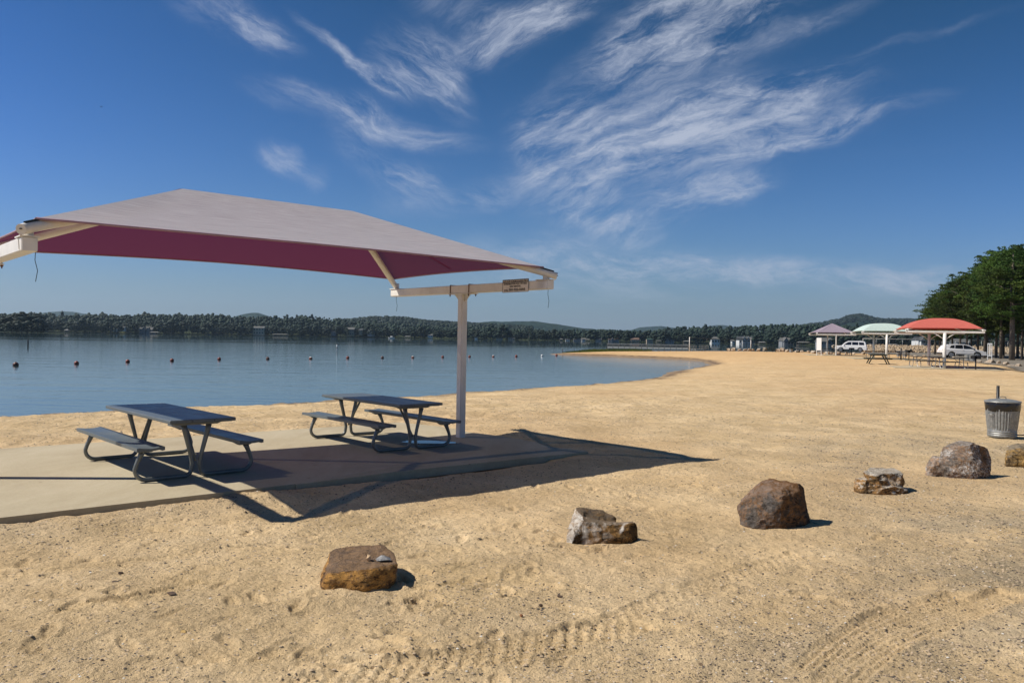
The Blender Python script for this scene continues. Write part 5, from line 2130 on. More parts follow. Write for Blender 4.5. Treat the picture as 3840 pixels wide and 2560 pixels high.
for i, (px, py, w, h) in enumerate(row):
    z = .20 if px < 3590 else .12
    q = at(px, py, z)
    k = q.y / CAM_F
    o = link('boulder', BM_[i % 8], None, (q.x, q.y + .3, z + h * k * .38), r.uniform(0, 6))
    o.scale = (w * k / .95, w * k / .95 * .85, h * k / .68)
    where = ('at the left end, behind the volleyball pole' if px < 2880 else 'between the small table and the dented bin' if px < 2960 else 'left of the white board' if px < 3060
             else 'behind the lavender shelter tables' if px < 3180 else 'in front of the white SUV' if px < 3300 else 'behind the coral shelter' if px < 3600 else 'beside the bins by the coral shelter')
    tag(o, f'{ORD[i % 20]} boulder of the car park edge row, {where}' if i < 20 else f'{["small", "low", "blocky", "squat"][i % 4]} {tones[i % 4]} boulder of the edge row, {where}', 'boulder', 'boulders edging the car park')
# the nearer pile at the right
c3x = lambda x, y: (3640 + x / 11.2, 1260 + y / 11.2)
pile = [(740, 1110, 1225, 265, 'long flat-topped boulder at the left end of the right-hand pile'), (1135, 1360, 1255, 240, 'upright grey-brown boulder, second from the left in the right-hand pile'),
        (1300, 1480, 1290, 150, 'low tan boulder in the middle of the right-hand pile'), (1440, 1700, 1305, 245, 'knobbly tan boulder in the middle of the right-hand pile'),
        (1630, 1940, 1340, 165, 'square tan boulder, second from the right in the right-hand pile'), (1945, 2225, 1350, 215, 'rounded pale boulder at the right end of the right-hand pile'),
        (940, 1120, 990, 120, 'dark boulder lying behind the long flat-topped one'), (1150, 1270, 1010, 150, 'small dark boulder behind the upright one'),
        (1225, 1455, 1005, 205, 'pale boulder perched highest at the back of the right-hand pile'), (1000, 1110, 1010, 60, 'pale slab boulder on top of the long flat-topped one')]
for i, (x0, x1, yb, hh_, lb) in enumerate(pile):
    px, py = c3x((x0 + x1) / 2, yb)
    z = -.0
    q = at(px, py, z)
    k = q.y / CAM_F
    w, h = (x1 - x0) / 11.2 * k, hh_ / 11.2 * k
    o = link('boulder', BM_[(i * 3 + 1) % 8], None, (q.x, q.y + w * .4, z + h * .42), r.uniform(0, 6))
    o.scale = (w / .92, w / .98, h / .70)
    tag(o, lb, 'boulder', 'boulders piled beside the far pines')

# ---------------------------------------------------------------- riprap bank with a fence on top
rb = thing('riprap_bank', (0, 0, 0), 0, 'bank of tumbled tan riprap stones behind the car park', 'stone bank')
SM = []
for k in range(6):
    me = hull_bm([tuple(p) for p in np.random.RandomState(50 + k).uniform(-1, 1, (11, 3)) * np.array([.42, .34, .27])])
    me.materials.append(M['riprap'])
    me.name = 'stone_shape'
    SM.append(me)
r = np.random.RandomState(3)
x0b, x1b = atd(3245, 1300, 157).x, atd(3850, 1300, 157).x
ns = 300
for i in range(ns):
    s = (i + r.uniform(0, 1)) / ns
    x = x0b + (x1b - x0b) * s
    f_ = r.uniform(0, 1)
    o = link('stone', SM[i % 6], rb, (x, 155.5 + f_ * 3.6, .25 + f_ * 1.15 * min(1, s * 6 + .35) + r.uniform(-.1, .1)))
    o.rotation_euler = (r.uniform(0, 6), r.uniform(0, 6), r.uniform(0, 6))
    q = r.uniform(.7, 1.3)
    o.scale = (q, q, q)
core = MB()
core.prism([(155.3, .1), (158.8, 1.15), (161, 1.2), (162, .1)], 0, x0b + 1, x1b)
core.build('bank_core', M['riprap'], rb)
# more of the small stones as one mass between the big ones
V, F = [], []
bs = np.array([(1, 0, 0), (-.6, .8, 0), (-.5, -.8, .1), (0, .1, 1), (.1, 0, -.8)])
fs = [(0, 1, 3), (1, 2, 3), (2, 0, 3), (1, 0, 4), (2, 1, 4), (0, 2, 4)]
for i in range(2600):
    s = r.uniform(0, 1)
    f_ = r.uniform(0, 1)
    c = np.array([x0b + (x1b - x0b) * s, 155.3 + f_ * 3.7, .3 + f_ * 1.1])
    b = len(V)
    k = r.uniform(.18, .42)
    R_ = np.array(Matrix.Rotation(r.uniform(0, 6), 3, Vector(r.normal(0, 1, 3)).normalized()))
    V += list((bs * k) @ R_.T + c)
    F += [tuple(j + b for j in f) for f in fs]
o = link('small_stones', mesh_np('small_stones', V, F, M['riprap']), rb)
o['kind'] = 'stuff'
# the left run of the bank behind the SUV, lower
fence = thing('chain_link_fence', (0, 0, 0), 0, 'chain link fence with a pale top rail on the riprap bank', 'fence')
fx0, fx1 = atd(3236, 1280, 160).x, atd(3830, 1280, 160).x
MB().tube([(fx0, 160, 2.75), (fx1, 160, 2.75)], .035, 5).build('top_rail', M['galv_tube'], fence)
k = 0
x = fx0
while x < fx1:
    MB().tube([(x, 160, .9), (x, 160, 2.8)], .03, 5).build('fence_post', M['galv_tube'], fence)
    x += 2.6
mb = MB()
x = fx0
while x < fx1:
    for dx in (-1.5, 1.5):
        a, b = (x, 160.02 + .01 * dx, 1.05), (x + dx, 160.02 + .01 * dx, 2.74)
        mb.add([(a[0] - .004, a[1], a[2]), (a[0] + .004, a[1], a[2]), (b[0] + .004, b[1], b[2]), (b[0] - .004, b[1], b[2])], [(0, 1, 2, 3)])
    x += .35
o = mb.build('wire_mesh', M['galv_tube'], fence)
o['kind'] = 'stuff'
# ================================================================ far land: hills and forests
def strip(name, prof, D, front, back, mat, label, rough=3.0, cell=60, z0=WL - 1, rows=16, step=8, base_prof=None, seed=1):
    """a ridge whose skyline follows prof = [(px, py)], standing at depth D, sloping down to front and back"""
    px = np.arange(prof[0][0], prof[-1][0] + 1, step, dtype=float)
    py = np.interp(px, [a for a, b in prof], [b for a, b in prof])
    Dp = D if callable(D) else (lambda q: np.full_like(q, D))
    DD = Dp(px)
    X = np.array([(a - 1920) / CAM_F for a in px])
    zr = np.array([atd(a, b, d).z for a, b, d in zip(px, py, DD)])
    ts = np.concatenate([np.linspace(0, 1, rows), np.linspace(1, 2, 6)[1:]])
    V = []
    for t_ in ts:
        if t_ <= 1:
            Dd = DD - front(px) * (1 - t_) if callable(front) else DD - front * (1 - t_)
            z = z0 + (zr - z0) * (np.sin(t_ * math.pi / 2) ** 1.0)
        else:
            Dd = DD + back * (t_ - 1)
            z = z0 + (zr - z0) * (1 - (t_ - 1) ** 1.5)
        x = X * Dd
        n = fbm2(x, Dd, cell, 4, seed) * rough * (t_ > .02) * (1 if t_ != 1 else .45)
        V.append(np.stack([x, Dd, z + n], 1))
    V = np.stack(V)
    n0, n1 = V.shape[:2]
    I = np.arange(n0 * n1).reshape(n0, n1)
    F = np.stack([I[:-1, :-1], I[:-1, 1:], I[1:, 1:], I[1:, :-1]], -1).reshape(-1, 4)
    o = link(name, mesh_np(name, V.reshape(-1, 3), F, mat, smooth=True))
    tag(o, kind='structure', label=label)
    return px, X, DD, zr


strip('hills', [(-900, 1200), (0, 1192), (60, 1188), (113, 1180), (178, 1171), (232, 1168), (268, 1169), (312, 1176), (357, 1182), (420, 1190), (600, 1200)], 4200, 500, 700, M['hill'],
      'low pale hill with a mast on the left horizon', 8, 90, rows=8)
strip('hills', [(800, 1215), (850, 1196), (879, 1186), (914, 1176), (947, 1172.5), (968, 1174), (1006, 1186), (1050, 1200), (1120, 1215)], 3400, 350, 500, M['hill'],
      'small rounded blue-grey hill behind the tree line', 8, 70, rows=8)
strip('hills', [(1300, 1230), (1500, 1222), (1700, 1216), (1740, 1210), (1780, 1212), (1830, 1207), (1850, 1204.5), (1930, 1205), (2000, 1206), (2050, 1212), (2100, 1219), (2189, 1232), (2260, 1239), (2400, 1248)],
      3000, 900, 900, M['hill'], 'long blue-green ridge right of the white post', 9, 110, rows=14)
strip('hills', [(2150, 1245), (2230, 1238), (2270, 1236), (2310, 1238), (2368, 1237), (2385, 1231), (2401, 1227), (2440, 1225), (2477, 1222), (2500, 1226), (2521, 1229), (2560, 1232), (2640, 1240)],
      4800, 800, 900, M['hill'], 'distant flat-topped blue hill beyond the pier', 9, 120, rows=10)
strip('hills', [(2560, 1240), (2634, 1228), (2660, 1222), (2685, 1219), (2705, 1219), (2719, 1220), (2745, 1225), (2800, 1235)], 5200, 500, 700, M['hill'], 'faint far hill behind the white double-gabled house', 8, 100, rows=8)
strip('hills', [(2950, 1240), (3020, 1226), (3091, 1217), (3151, 1203), (3183, 1192), (3208, 1188.5), (3232, 1189), (3272, 1200), (3315, 1205), (3400, 1206), (3500, 1206), (3700, 1198), (3840, 1200), (4300, 1190), (4900, 1190)],
      2600, 900, 700, M['hill'], 'steep wooded hill above the lavender and mint shelters', 9, 80, rows=16)
mid_prof = [(1180, 1230), (1300, 1206), (1350, 1200), (1400, 1196), (1450, 1195), (1500, 1196), (1550, 1203), (1600, 1210), (1660, 1213), (1700, 1216), (1780, 1219), (1900, 1226), (2000, 1232)]
strip('hills', [(a, b + 6) for a, b in mid_prof], 1700, 500, 400, M['hill'], 'wooded green hill left of the white post', 6, 60, rows=14)

SHORE_D = [(-1500, 640), (-300, 640), (100, 790), (684, 860), (1200, 900), (1700, 900), (2100, 860), (2400, 820), (2700, 790), (2950, 700), (3100, 650), (3300, 560), (3600, 470), (3840, 430), (4500, 380), (5200, 360)]
shD = lambda q: np.interp(q, [a for a, b in SHORE_D], [b for a, b in SHORE_D])
# skyline of the wood (tops of the trees)
sky_prof = [(-1500, 1180), (-300, 1172), (0, 1178), (150, 1179), (400, 1180), (450, 1187), (500, 1179), (560, 1177), (650, 1179), (700, 1185), (740, 1182), (790, 1177), (830, 1180), (880, 1186), (940, 1189), (1000, 1187), (1060, 1186),
            (1100, 1184), (1130, 1182), (1160, 1187), (1200, 1190), (1260, 1196), (1300, 1200), (1350, 1206), (1400, 1212), (1450, 1216), (1550, 1222), (1650, 1226), (1760, 1226), (1850, 1230), (1940, 1236), (2090, 1246),
            (2160, 1243), (2253, 1240), (2337, 1242), (2363, 1248), (2416, 1243), (2483, 1237), (2546, 1229), (2600, 1227), (2700, 1228), (2760, 1223), (2840, 1225), (2900, 1220), (3000, 1220), (3080, 1220),
            (3200, 1226), (3300, 1228), (3440, 1225), (3600, 1215), (3840, 1200), (4500, 1190), (5200, 1185)]
wD = lambda q: shD(q) + 190
TOP = lambda q: np.interp(q, [a for a, b in sky_prof], [b for a, b in sky_prof])
gz_prof = []
for q in range(-1500, 5201, 40):
    gz_prof.append((q, float(TOP(np.array([q]))[0]) + 9 * CAM_F / float(wD(np.array([q]))[0])))
# far bank: wooded ground rising from the water
strip('far_shore', gz_prof, wD, lambda q: np.full_like(q, 190), 160, M['floor'], 'wooded ground rising behind the far shore of the lake', 1.2, 40, z0=WL - .4, rows=14, step=10)


def crown_mesh(seed, nclump, rad, tri='ico', squash=.8, spread=1.0, name='crown', mat=None, lo=.0):
    """an uneven crown made of many leaf clumps"""
    r_ = np.random.RandomState(seed)
    t_ = (1 + 5 ** .5) / 2
    ico = np.array([(-1, t_, 0), (1, t_, 0), (-1, -t_, 0), (1, -t_, 0), (0, -1, t_), (0, 1, t_), (0, -1, -t_), (0, 1, -t_), (t_, 0, -1), (t_, 0, 1), (-t_, 0, -1), (-t_, 0, 1)]) / 1.9
    IF = np.array([(0, 11, 5), (0, 5, 1), (0, 1, 7), (0, 7, 10), (0, 10, 11), (1, 5, 9), (5, 11, 4), (11, 10, 2), (10, 7, 6), (7, 1, 8), (3, 9, 4), (3, 4, 2), (3, 2, 6), (3, 6, 8), (3, 8, 9), (4, 9, 5), (2, 4, 11), (6, 2, 10), (8, 6, 7), (9, 8, 1)])
    V, F = [], []
    for k in range(nclump):
        d = r_.normal(0, 1, 3)
        d /= np.linalg.norm(d)
        q = r_.uniform(.25, 1) ** .5
        c = d * q * np.array([1, 1, 1.05]) * (1 - .0)
        w = (1.0 - .42 * max(0, c[2])) * spread
        c = c * np.array([w, w, 1])
        s = rad * r_.uniform(.6, 1.3)
        v = ico * s * (1 + r_.uniform(-.22, .22, (12, 1))) * np.array([1.1, 1.1, squash])
        V.append(v + c)
        F.append(IF + 12 * k)
    V = np.vstack(V)
    V[:, 2] = V[:, 2] + 1.0 + lo
    V[:, 2] /= V[:, 2].max()
    return V, np.vstack(F)


# shared meshes: unit height crowns on a trunk; x,y radius about .4 of the height
SHT = []
trunk_me = MB().tube([(0, 0, -.06), (0, 0, .25), (.01, 0, .55)], [.025, .02, .01], 6).mesh('trunk_shape', M['bark'])
for k in range(6):
    V, F = crown_mesh(200 + k, 46, .30, squash=.8)
    V = V * np.array([.40, .40, .86]) + np.array([0, 0, .12])
    SHT.append(mesh_np('crown_shape', V, F, M['leaf']))
PT = []
for k in range(3):                       # taller pine-like crowns, bare below
    V, F = crown_mesh(300 + k, 30, .30, squash=.55)
    V = V * np.array([.27, .27, .56]) + np.array([0, 0, .44])
    PT.append(mesh_np('pine_crown_shape', V, F, M['leaf']))

tree0 = None


def far_tree(px, D, h, z, k, label, group, pine=False, wid=1.0, name='shore_tree'):
    x = (px - 1920) / CAM_F * D
    t = thing(name, (x, D, z), r.uniform(0, 6), label, 'tree', group)
    t.scale = (h * wid, h * wid, h)
    link('trunk', trunk_me, t)
    link('crown', (PT if pine else SHT)[k % (3 if pine else 6)], t)
    return t


r = np.random.RandomState(21)
# the wooded point at the left, tree by tree
point = [(-60, 1188, .4, 0), (-18, 1196, .5, 1), (18, 1184, .34, 1), (44, 1178, .5, 0), (62, 1190, .5, 0), (82, 1168, .62, 1), (104, 1180, .5, 0), (118, 1196, .5, 0), (141, 1176, .50, 1), (152, 1200, .42, 0), (-110, 1180, .5, 0),
         (30, 1210, .9, 0), (70, 1214, .9, 0), (100, 1216, .9, 0), (130, 1212, .9, 0), (0, 1214, .9, 0), (160, 1224, .9, 0)]
for i, (px, py, w, pn) in enumerate(point):
    D = 540 + r.uniform(-10, 16) - (8 if i > 10 else 0)
    top = atd(px, py, D).z
    far_tree(px, D, top + .4, WL + .2, i, f'{"tall pine-like" if pn else "broad bushy" if i < 11 else "low full"} tree on the wooded left point, {ORD[i % 20]} of its trees',
             'trees on the wooded point at the left', pine=bool(pn), wid=1.1 + w * .4)
mb = MB()
P = [atd(q, 1255, 536) for q in (-400, -200, 0, 100, 168)]
mb.add([(p_.x, 536 - (2 if 0 < i < 4 else 0), WL + .25) for i, p_ in enumerate(P)] + [(P[-1].x + 3, 545, WL + .1), (P[-1].x - 6, 590, WL + .4), (P[0].x, 590, WL + .4)], [tuple(range(8))])
tag(mb.build('shore_bank', M['floor']), kind='structure', label='low bank of the wooded point at the left')

# shoreline trees of the far bank, each a tree of its own
gaps = [(455, 15), (541, 24), (968, 24), (1313, 16), (1510, 30), (1615, 20), (2165, 22), (2188, 10), (2245, 14), (2301, 24), (2382, 20), (2436, 18), (2471, 16), (2514, 22), (2680, 22), (2750, 10), (2801, 40),
        (2860, 20), (2960, 34), (3016, 30), (3114, 44), (3362, 34), (3460, 24)]
px = -250.0
i = 0
while px < 3520:
    D = float(shD(px)) + r.uniform(4, 14)
    if not any(abs(px - g) < w * .55 for g, w in gaps):
        h = r.uniform(8.5, 13.0) * (1.35 if r.uniform() < .07 else 1)
        seg = ('left of the lawn' if px < 400 else 'between the lawn and the pale house' if px < 950 else 'between the pale house and the white post' if px < 1730 else 'between the white post and the pier' if px < 2270 else
               'behind the pier' if px < 2620 else 'beside the white double-gabled house' if px < 2920 else 'right of the grey gabled house' if px < 3300 else 'behind the coral shelter')
        far_tree(px, D, h, WL + .5, i, f'dark leafy tree on the far shoreline {seg}', f'shoreline trees {seg}', pine=(r.uniform() < .22), wid=r.uniform(.95, 1.35))
        i += 1
    px += r.uniform(8.5, 14.5) * (1100 / (D + 200))


def wood(name, n, dens_fn, label, seed, nclump=11, rad=.42):
    """many crowns joined in one mass"""
    r_ = np.random.RandomState(seed)
    base = [crown_mesh(seed + 7 + k, nclump, rad, squash=.75) for k in range(7)]
    Vs, Fs, off = [], [], 0
    for i in range(n):
        x, y, z, h, w = dens_fn(r_)
        V, F = base[r_.randint(7)]
        a = r_.uniform(0, 6.28)
        c, s = math.cos(a), math.sin(a)
        vx = (V[:, 0] * c - V[:, 1] * s) * w + x
        vy = (V[:, 0] * s + V[:, 1] * c) * w + y
        Vs.append(np.stack([vx, vy, V[:, 2] * h + z], 1))
        Fs.append(F + off)
        off += len(V)
    me = mesh_np(name, np.vstack(Vs), np.vstack(Fs), M['forest'])
    tag(link(name, me), label, 'forest', kind='stuff')


gzp = lambda q: np.interp(q, [a for a, b in gz_prof], [b for a, b in gz_prof])


def front_wood(r_):
    q = r_.uniform(-350, 4100)
    u_ = r_.uniform(.07, 1.04) ** .8
    Dr = float(wD(q))
    D = Dr - 190 * (1 - u_)
    zr = atd(q, float(gzp(q)), Dr).z
    g = (WL - .4) + (zr - WL + .4) * math.sin(min(1, u_) * math.pi / 2)
    h = r_.uniform(7.5, 12.0) if u_ < .9 else r_.uniform(6.5, 10.5)
    return (q - 1920) / CAM_F * D, D, g - .6, h + (2.2 if r_.uniform() < .06 else 0), r_.uniform(2.4, 4.0)


wood('forest', 2700, front_wood, 'dark mixed forest climbing behind the far shore', 400, 10, .44)


def mid_wood(r_):
    q = r_.uniform(1180, 1990)
    u_ = r_.uniform(.35, 1.0)
    zr = atd(q, float(np.interp(q, [a for a, b in mid_prof], [b for a, b in mid_prof])) + 6, 1700).z
    D = 1700 - 500 * (1 - u_)
    return (q - 1920) / CAM_F * D, D, WL - 1 + (zr - WL + 1) * math.sin(u_ * math.pi / 2) - 1, r_.uniform(7, 11), r_.uniform(4, 6.5)


wood('hill_forest', 1100, mid_wood, 'green forest on the hill left of the white post', 500, 5, .6)


def right_wood(r_):
    q = r_.uniform(2960, 3700)
    u_ = r_.uniform(.5, 1.0)
    pr_ = [(2950, 1240), (3020, 1226), (3091, 1217), (3151, 1203), (3183, 1192), (3208, 1188.5), (3232, 1189), (3272, 1200), (3315, 1205), (3400, 1206), (3500, 1206), (3700, 1198)]
    zr = atd(q, float(np.interp(q, [a for a, b in pr_], [b for a, b in pr_])), 2600).z
    D = 2600 - 900 * (1 - u_)
    return (q - 1920) / CAM_F * D, D, WL - 1 + (zr - WL + 1) * math.sin(u_ * math.pi / 2) - 4, r_.uniform(9, 14), r_.uniform(6, 9)


wood('hill_forest', 1000, right_wood, 'forest on the steep hill above the mint shelter', 600, 4, .65)

# mast on the left hill
q = atd(233, 1171, 4200)
t = thing('radio_mast', q, 0, 'tiny dark mast on top of the left hill', 'mast')
MB().tube([(0, 0, -5), (0, 0, 11)], .8, 5).build('mast_pole', M['ink'], t)
MB().tube([(0, 0, 6), (0, 0, 10.5)], 2.0, 6).build('mast_head', M['ink'], t)

# ================================================================ houses on the far shore
roofs = {'grey': simple('grey_shingle_roof', (.115, .115, .11), .9, 0, .25, .6), 'dark': simple('dark_shingle_roof', (.05, .055, .06), .9, 0, .25, .6), 'brown': simple('brown_shingle_roof', (.15, .095, .075), .9, 0, .25, .6),
         'green': simple('green_metal_roof', (.05, .10, .08), .7, 0, .2, .6), 'white': simple('pale_metal_roof', (.20, .20, .19), .6, 0, .1, .6)}
walls = {'white': simple('white_siding', (.62, .62, .60), .7, 0, .08, .5), 'beige': simple('beige_siding', (.34, .30, .23), .8, 0, .12, .5), 'grey': simple('grey_siding', (.22, .23, .24), .8, 0, .12, .5),
         'olive': simple('olive_siding', (.16, .16, .11), .8, 0, .12, .5), 'blue': simple('slate_blue_siding', (.08, .11, .14), .8, 0, .12, .5), 'tan': simple('tan_siding', (.38, .30, .21), .8, 0, .12, .5)}
pane = NT('house_window_glass', (.02, .03, .035), .08).m
trim = simple('white_trim', (.30, .30, .28), .6)


def gable_house(px0, px1, py_base, py_top, label, wall='white', roof='grey', eave=.5, gables=(), windows=4, yaw=0.0, porch=False, D=None, depth=8.0, floors=1, hip=False):
    pc = (px0 + px1) / 2
    D = (float(shD(pc)) + 3) if D is None else D
    k = D / CAM_F
    W = (px1 - px0) * k
    zb = atd(pc, py_base, D).z
    H = (py_base - py_top) * k
    he = H * eave
    zb = max(zb, WL + .3)
    t = thing('lake_house', ((pc - 1920) / CAM_F * D, D, zb), yaw, label, 'house')
    MB().box((0, depth / 2, he / 2 - .4), (W, depth, he + .8)).build('wall', walls[wall], t)
    o_ = .45
    if hip:
        i_ = min(W * .3, depth * .5)
        V = [(-W / 2 - o_, -o_, he), (W / 2 + o_, -o_, he), (W / 2 + o_, depth + o_, he), (-W / 2 - o_, depth + o_, he), (-W / 2 + i_, depth / 2, H), (W / 2 - i_, depth / 2, H)]
        MB().add(V, [(0, 1, 5, 4), (1, 2, 5), (2, 3, 4, 5), (3, 0, 4), (0, 3, 2, 1)]).build('roof', roofs[roof], t)
    else:
        V = [(-W / 2 - o_, -o_, he), (W / 2 + o_, -o_, he), (W / 2 + o_, depth + o_, he), (-W / 2 - o_, depth + o_, he), (-W / 2 - o_, depth / 2, H), (W / 2 + o_, depth / 2, H)]
        MB().add(V, [(0, 1, 5, 4), (2, 3, 4, 5), (1, 2, 5), (3, 0, 4), (0, 3, 2, 1)]).build('roof', roofs[roof], t)
    for gx, gw, gh in gables:                     # front gables: fraction of width, width, top height fraction
        x = (gx - .5) * W
        w2 = gw * W / 2
        g0, g1 = he * .98, H * gh
        MB().prism([(x - w2, 0 - .4), (x + w2, 0 - .4), (x + w2, g0), (x, g1), (x - w2, g0)], 1, -1.6, depth * .45).build('gable_wall', walls[wall], t)
        for s in (-1, 1):
            V = [(x, -2.0, g1 + .22), (x + s * (w2 + .4), -2.0, g0 - .1), (x + s * (w2 + .4), depth * .45, g0 - .1), (x, depth * .45, g1 + .22)]
            V += [(a, b, c - .22) for a, b, c in V]
            MB().add(V, [(0, 1, 2, 3), (7, 6, 5, 4), (0, 4, 5, 1), (1, 5, 6, 2), (2, 6, 7, 3), (3, 7, 4, 0)]).build('gable_roof', roofs[roof], t)
            V = [(x, -2.06, g1 + .20), (x + s * (w2 + .4), -2.06, g0 - .12)]
            MB().tube(V, .11, 4).build('barge_board', trim, t)
        f = MB().box((x, -1.63, g0 * .72), (gw * W * .55, .06, g0 * .42)).build('window', trim, t)
        MB().box((x, -1.67, g0 * .72), (gw * W * .46, .04, g0 * .33)).build('pane', pane, f)
    for fl in range(floors):
        zc = he / floors * (fl + .55)
        for j in range(windows):
            x = (-W / 2) + W * (j + .5) / windows
            if any(abs(x - (gx - .5) * W) < gw * W / 2 + .3 for gx, gw, gh in gables):
                continue
            ww, wh = min(1.5, W / windows * .6), he / floors * .45
            f = MB().box((x, -.03, zc), (ww + .25, .06, wh + .25)).build('window', trim, t)
            MB().box((x, -.07, zc), (ww, .04, wh)).build('pane', pane, f)
    if porch:
        MB().box((0, -2.3, he * .82), (W * .9, 1.6, .15)).build('porch_roof', roofs[roof], t)
        MB().box((0, -2.3, .1), (W * .9, 1.6, .2)).build('deck', trim, t)
        for j in range(5):
            MB().box((-W * .44 + W * .88 * j / 4, -3.0, he * .4), (.18, .18, he * .85)).build('porch_post', trim, t)
    return t


def boathouse(px0, px1, py_base, py_top, label, roof='grey', boat=True, D=None):
    pc = (px0 + px1) / 2
    D = float(shD(pc)) - 6 if D is None else D
    k = D / CAM_F
    W, H = (px1 - px0) * k, (py_base - py_top) * k
    t = thing('boat_dock', ((pc - 1920) / CAM_F * D, D, WL), 0, label, 'boat dock')
    H = max(H, 2.4)
    MB().add([(-W / 2, -.5, H * .72), (W / 2, -.5, H * .72), (W / 2, 5, H * .72), (-W / 2, 5, H * .72), (-W / 2 + 1.2, 2.2, H), (W / 2 - 1.2, 2.2, H)], [(0, 1, 5, 4), (1, 2, 5), (2, 3, 4, 5), (3, 0, 4), (0, 3, 2, 1)]).build('roof', roofs[roof], t)
    for j in range(4):
        for y in (0, 4.5):
            MB().box((-W / 2 + .4 + (W - .8) * j / 3, y, H * .36 - .3), (.2, .2, H * .74 + .6)).build('dock_post', M['grey_wood'], t)
    MB().box((0, 2.2, .35), (W, 5.2, .22)).build('deck', M['grey_wood'], t)
    return t


gable_house(520, 569, 1249, 1224, 'dark slate-blue house with two front gables right of the lawn', 'blue', 'grey', .52, gables=((.42, .26, .95), (.75, .26, .85)), windows=5)
gable_house(424, 438, 1240, 1229, 'small white house on the left above the lawn', 'white', 'grey', .6, windows=2, depth=6)
gable_house(449, 466, 1239, 1223, 'white two-storey house behind the right end of the lawn', 'white', 'dark', .65, windows=3, depth=6, floors=2)
boathouse(239, 255, 1245, 1232, 'small covered boat dock near the left point', 'white')
boathouse(560, 592, 1250, 1242, 'boat dock to the right of the slate-blue house', 'white')
gable_house(948, 989, 1254, 1223, 'pale beige two-storey house half hidden by dark trees', 'beige', 'grey', .8, windows=4, floors=2)
boathouse(1020, 1078, 1257, 1250, 'long low boat dock right of the pale beige house', 'grey')
gable_house(1240, 1258, 1257, 1237, 'narrow slate-blue house among trees left of the olive one', 'blue', 'grey', .7, windows=2, floors=2)
gable_house(1302, 1327, 1258, 1227, 'olive two-storey house with grey roof on the far shore', 'olive', 'grey', .75, windows=3, floors=2, depth=8)
gable_house(1345, 1358, 1254, 1231, 'narrow olive house half hidden right of the bigger olive one', 'olive', 'dark', .7, windows=2, floors=2)
gable_house(1378, 1404, 1259, 1233, 'dark house with white dormer left of the wooded hill foot', 'grey', 'dark', .6, gables=((.5, .35, .95),), windows=3)
boathouse(1516, 1540, 1266, 1259, 'low pale dock roof on the shore before the hill', 'white')
gable_house(1604, 1622, 1264, 1252, 'small white house on the shore left of the white post', 'white', 'grey', .6, windows=2, depth=6)
gable_house(1780, 1790, 1269, 1258, 'tiny white gabled house right of the white post', 'white', 'grey', .6, windows=1, depth=5)
gable_house(1860, 1885, 1271, 1264, 'low long grey house far across the lake', 'beige', 'grey', .5, windows=3, depth=6)
gable_house(1905, 1930, 1273, 1263, 'low pale-roofed house on the far shore before the long ridge', 'beige', 'white', .5, windows=3, depth=6)
boathouse(2098, 2112, 1277, 1270, 'tiny white boat dock above the mooring post', 'white')
gable_house(2121, 2136, 1278, 1270, 'tiny house with white boat lift beside the grey row', 'white', 'grey', .5, windows=2, depth=5)
gable_house(2151, 2180, 1278, 1268, 'long grey-roofed house left of the pier', 'grey', 'grey', .5, windows=4, depth=7)
gable_house(2182, 2196, 1279, 1268, 'bright white house left of the pier', 'white', 'grey', .6, windows=2, depth=6)
boathouse(2196, 2214, 1280, 1273, 'white-roofed boat dock beside the bright white house', 'white')
gable_house(2235, 2256, 1278, 1266, 'dark-roofed house between trees before the pier', 'grey', 'dark', .45, windows=3, depth=7)
gable_house(2282, 2322, 1279, 1265, 'brown-roofed low house behind the left end of the pier', 'grey', 'brown', .45, windows=5, depth=8, gables=((.35, .25, .8),))
gable_house(2366, 2398, 1278, 1266, 'reddish brown-roofed house behind the middle of the pier', 'tan', 'brown', .42, windows=4, depth=8)
gable_house(2425, 2449, 1282, 1268, 'square tan two-storey house with green roof behind the pier', 'tan', 'green', .78, windows=3, floors=2, hip=True)
boathouse(2462, 2482, 1283, 1276, 'boat dock right of the square tan house', 'grey')
gable_house(2497, 2528, 1284, 1271, 'white and grey house with an angled wall behind the pier', 'grey', 'grey', .55, windows=3, gables=((.2, .3, .9),))
boathouse(2564, 2588, 1287, 1278, 'boat lift behind the left volleyball pole', 'white')
gable_house(2668, 2700, 1288, 1263, 'white house under a tall grey hip roof near the left volleyball pole', 'white', 'grey', .55, windows=3, hip=True)
gable_house(2745, 2755, 1285, 1272, 'tiny white house between trees under a grey roof', 'white', 'grey', .5, windows=1, depth=5)
gable_house(2772, 2831, 1290, 1262, 'large white house with two pointed gables behind the right volleyball pole', 'white', 'dark', .52, gables=((.30, .21, 1.0), (.56, .21, 1.0)), windows=8, porch=True, depth=11)
boathouse(2847, 2874, 1292, 1281, 'covered boat dock right of the double-gabled house', 'white')
gable_house(2934, 2986, 1294.5, 1268, 'grey-roofed boathouse home with one white-trimmed front gable', 'grey', 'grey', .5, gables=((.22, .32, 1.02),), windows=5, porch=True, depth=10)
boathouse(2994, 3039, 1296, 1281, 'wide covered boat dock left of the white board', 'grey')
gable_house(3078, 3150, 1297, 1267, 'big grey-roofed house with a front gable behind the lavender shelter', 'grey', 'grey', .5, gables=((.42, .30, .82),), windows=6, depth=12)
boathouse(3262, 3280, 1296, 1286, 'small pavilion roof behind the mint shelter', 'grey', D=230)
boathouse(3338, 3388, 1297, 1284, 'pavilion with a wide grey roof behind the riprap bank', 'grey', D=235)
gable_house(3444, 3477, 1297, 1262, 'white two-storey house with a steep gable seen beside the coral shelter post', 'white', 'dark', .62, gables=((.5, .7, 1.0),), windows=4, floors=2, porch=True, depth=9)
gable_house(3590, 3640, 1297, 1270, 'grey house seen between the pine trunks', 'grey', 'grey', .5, windows=4, depth=9)

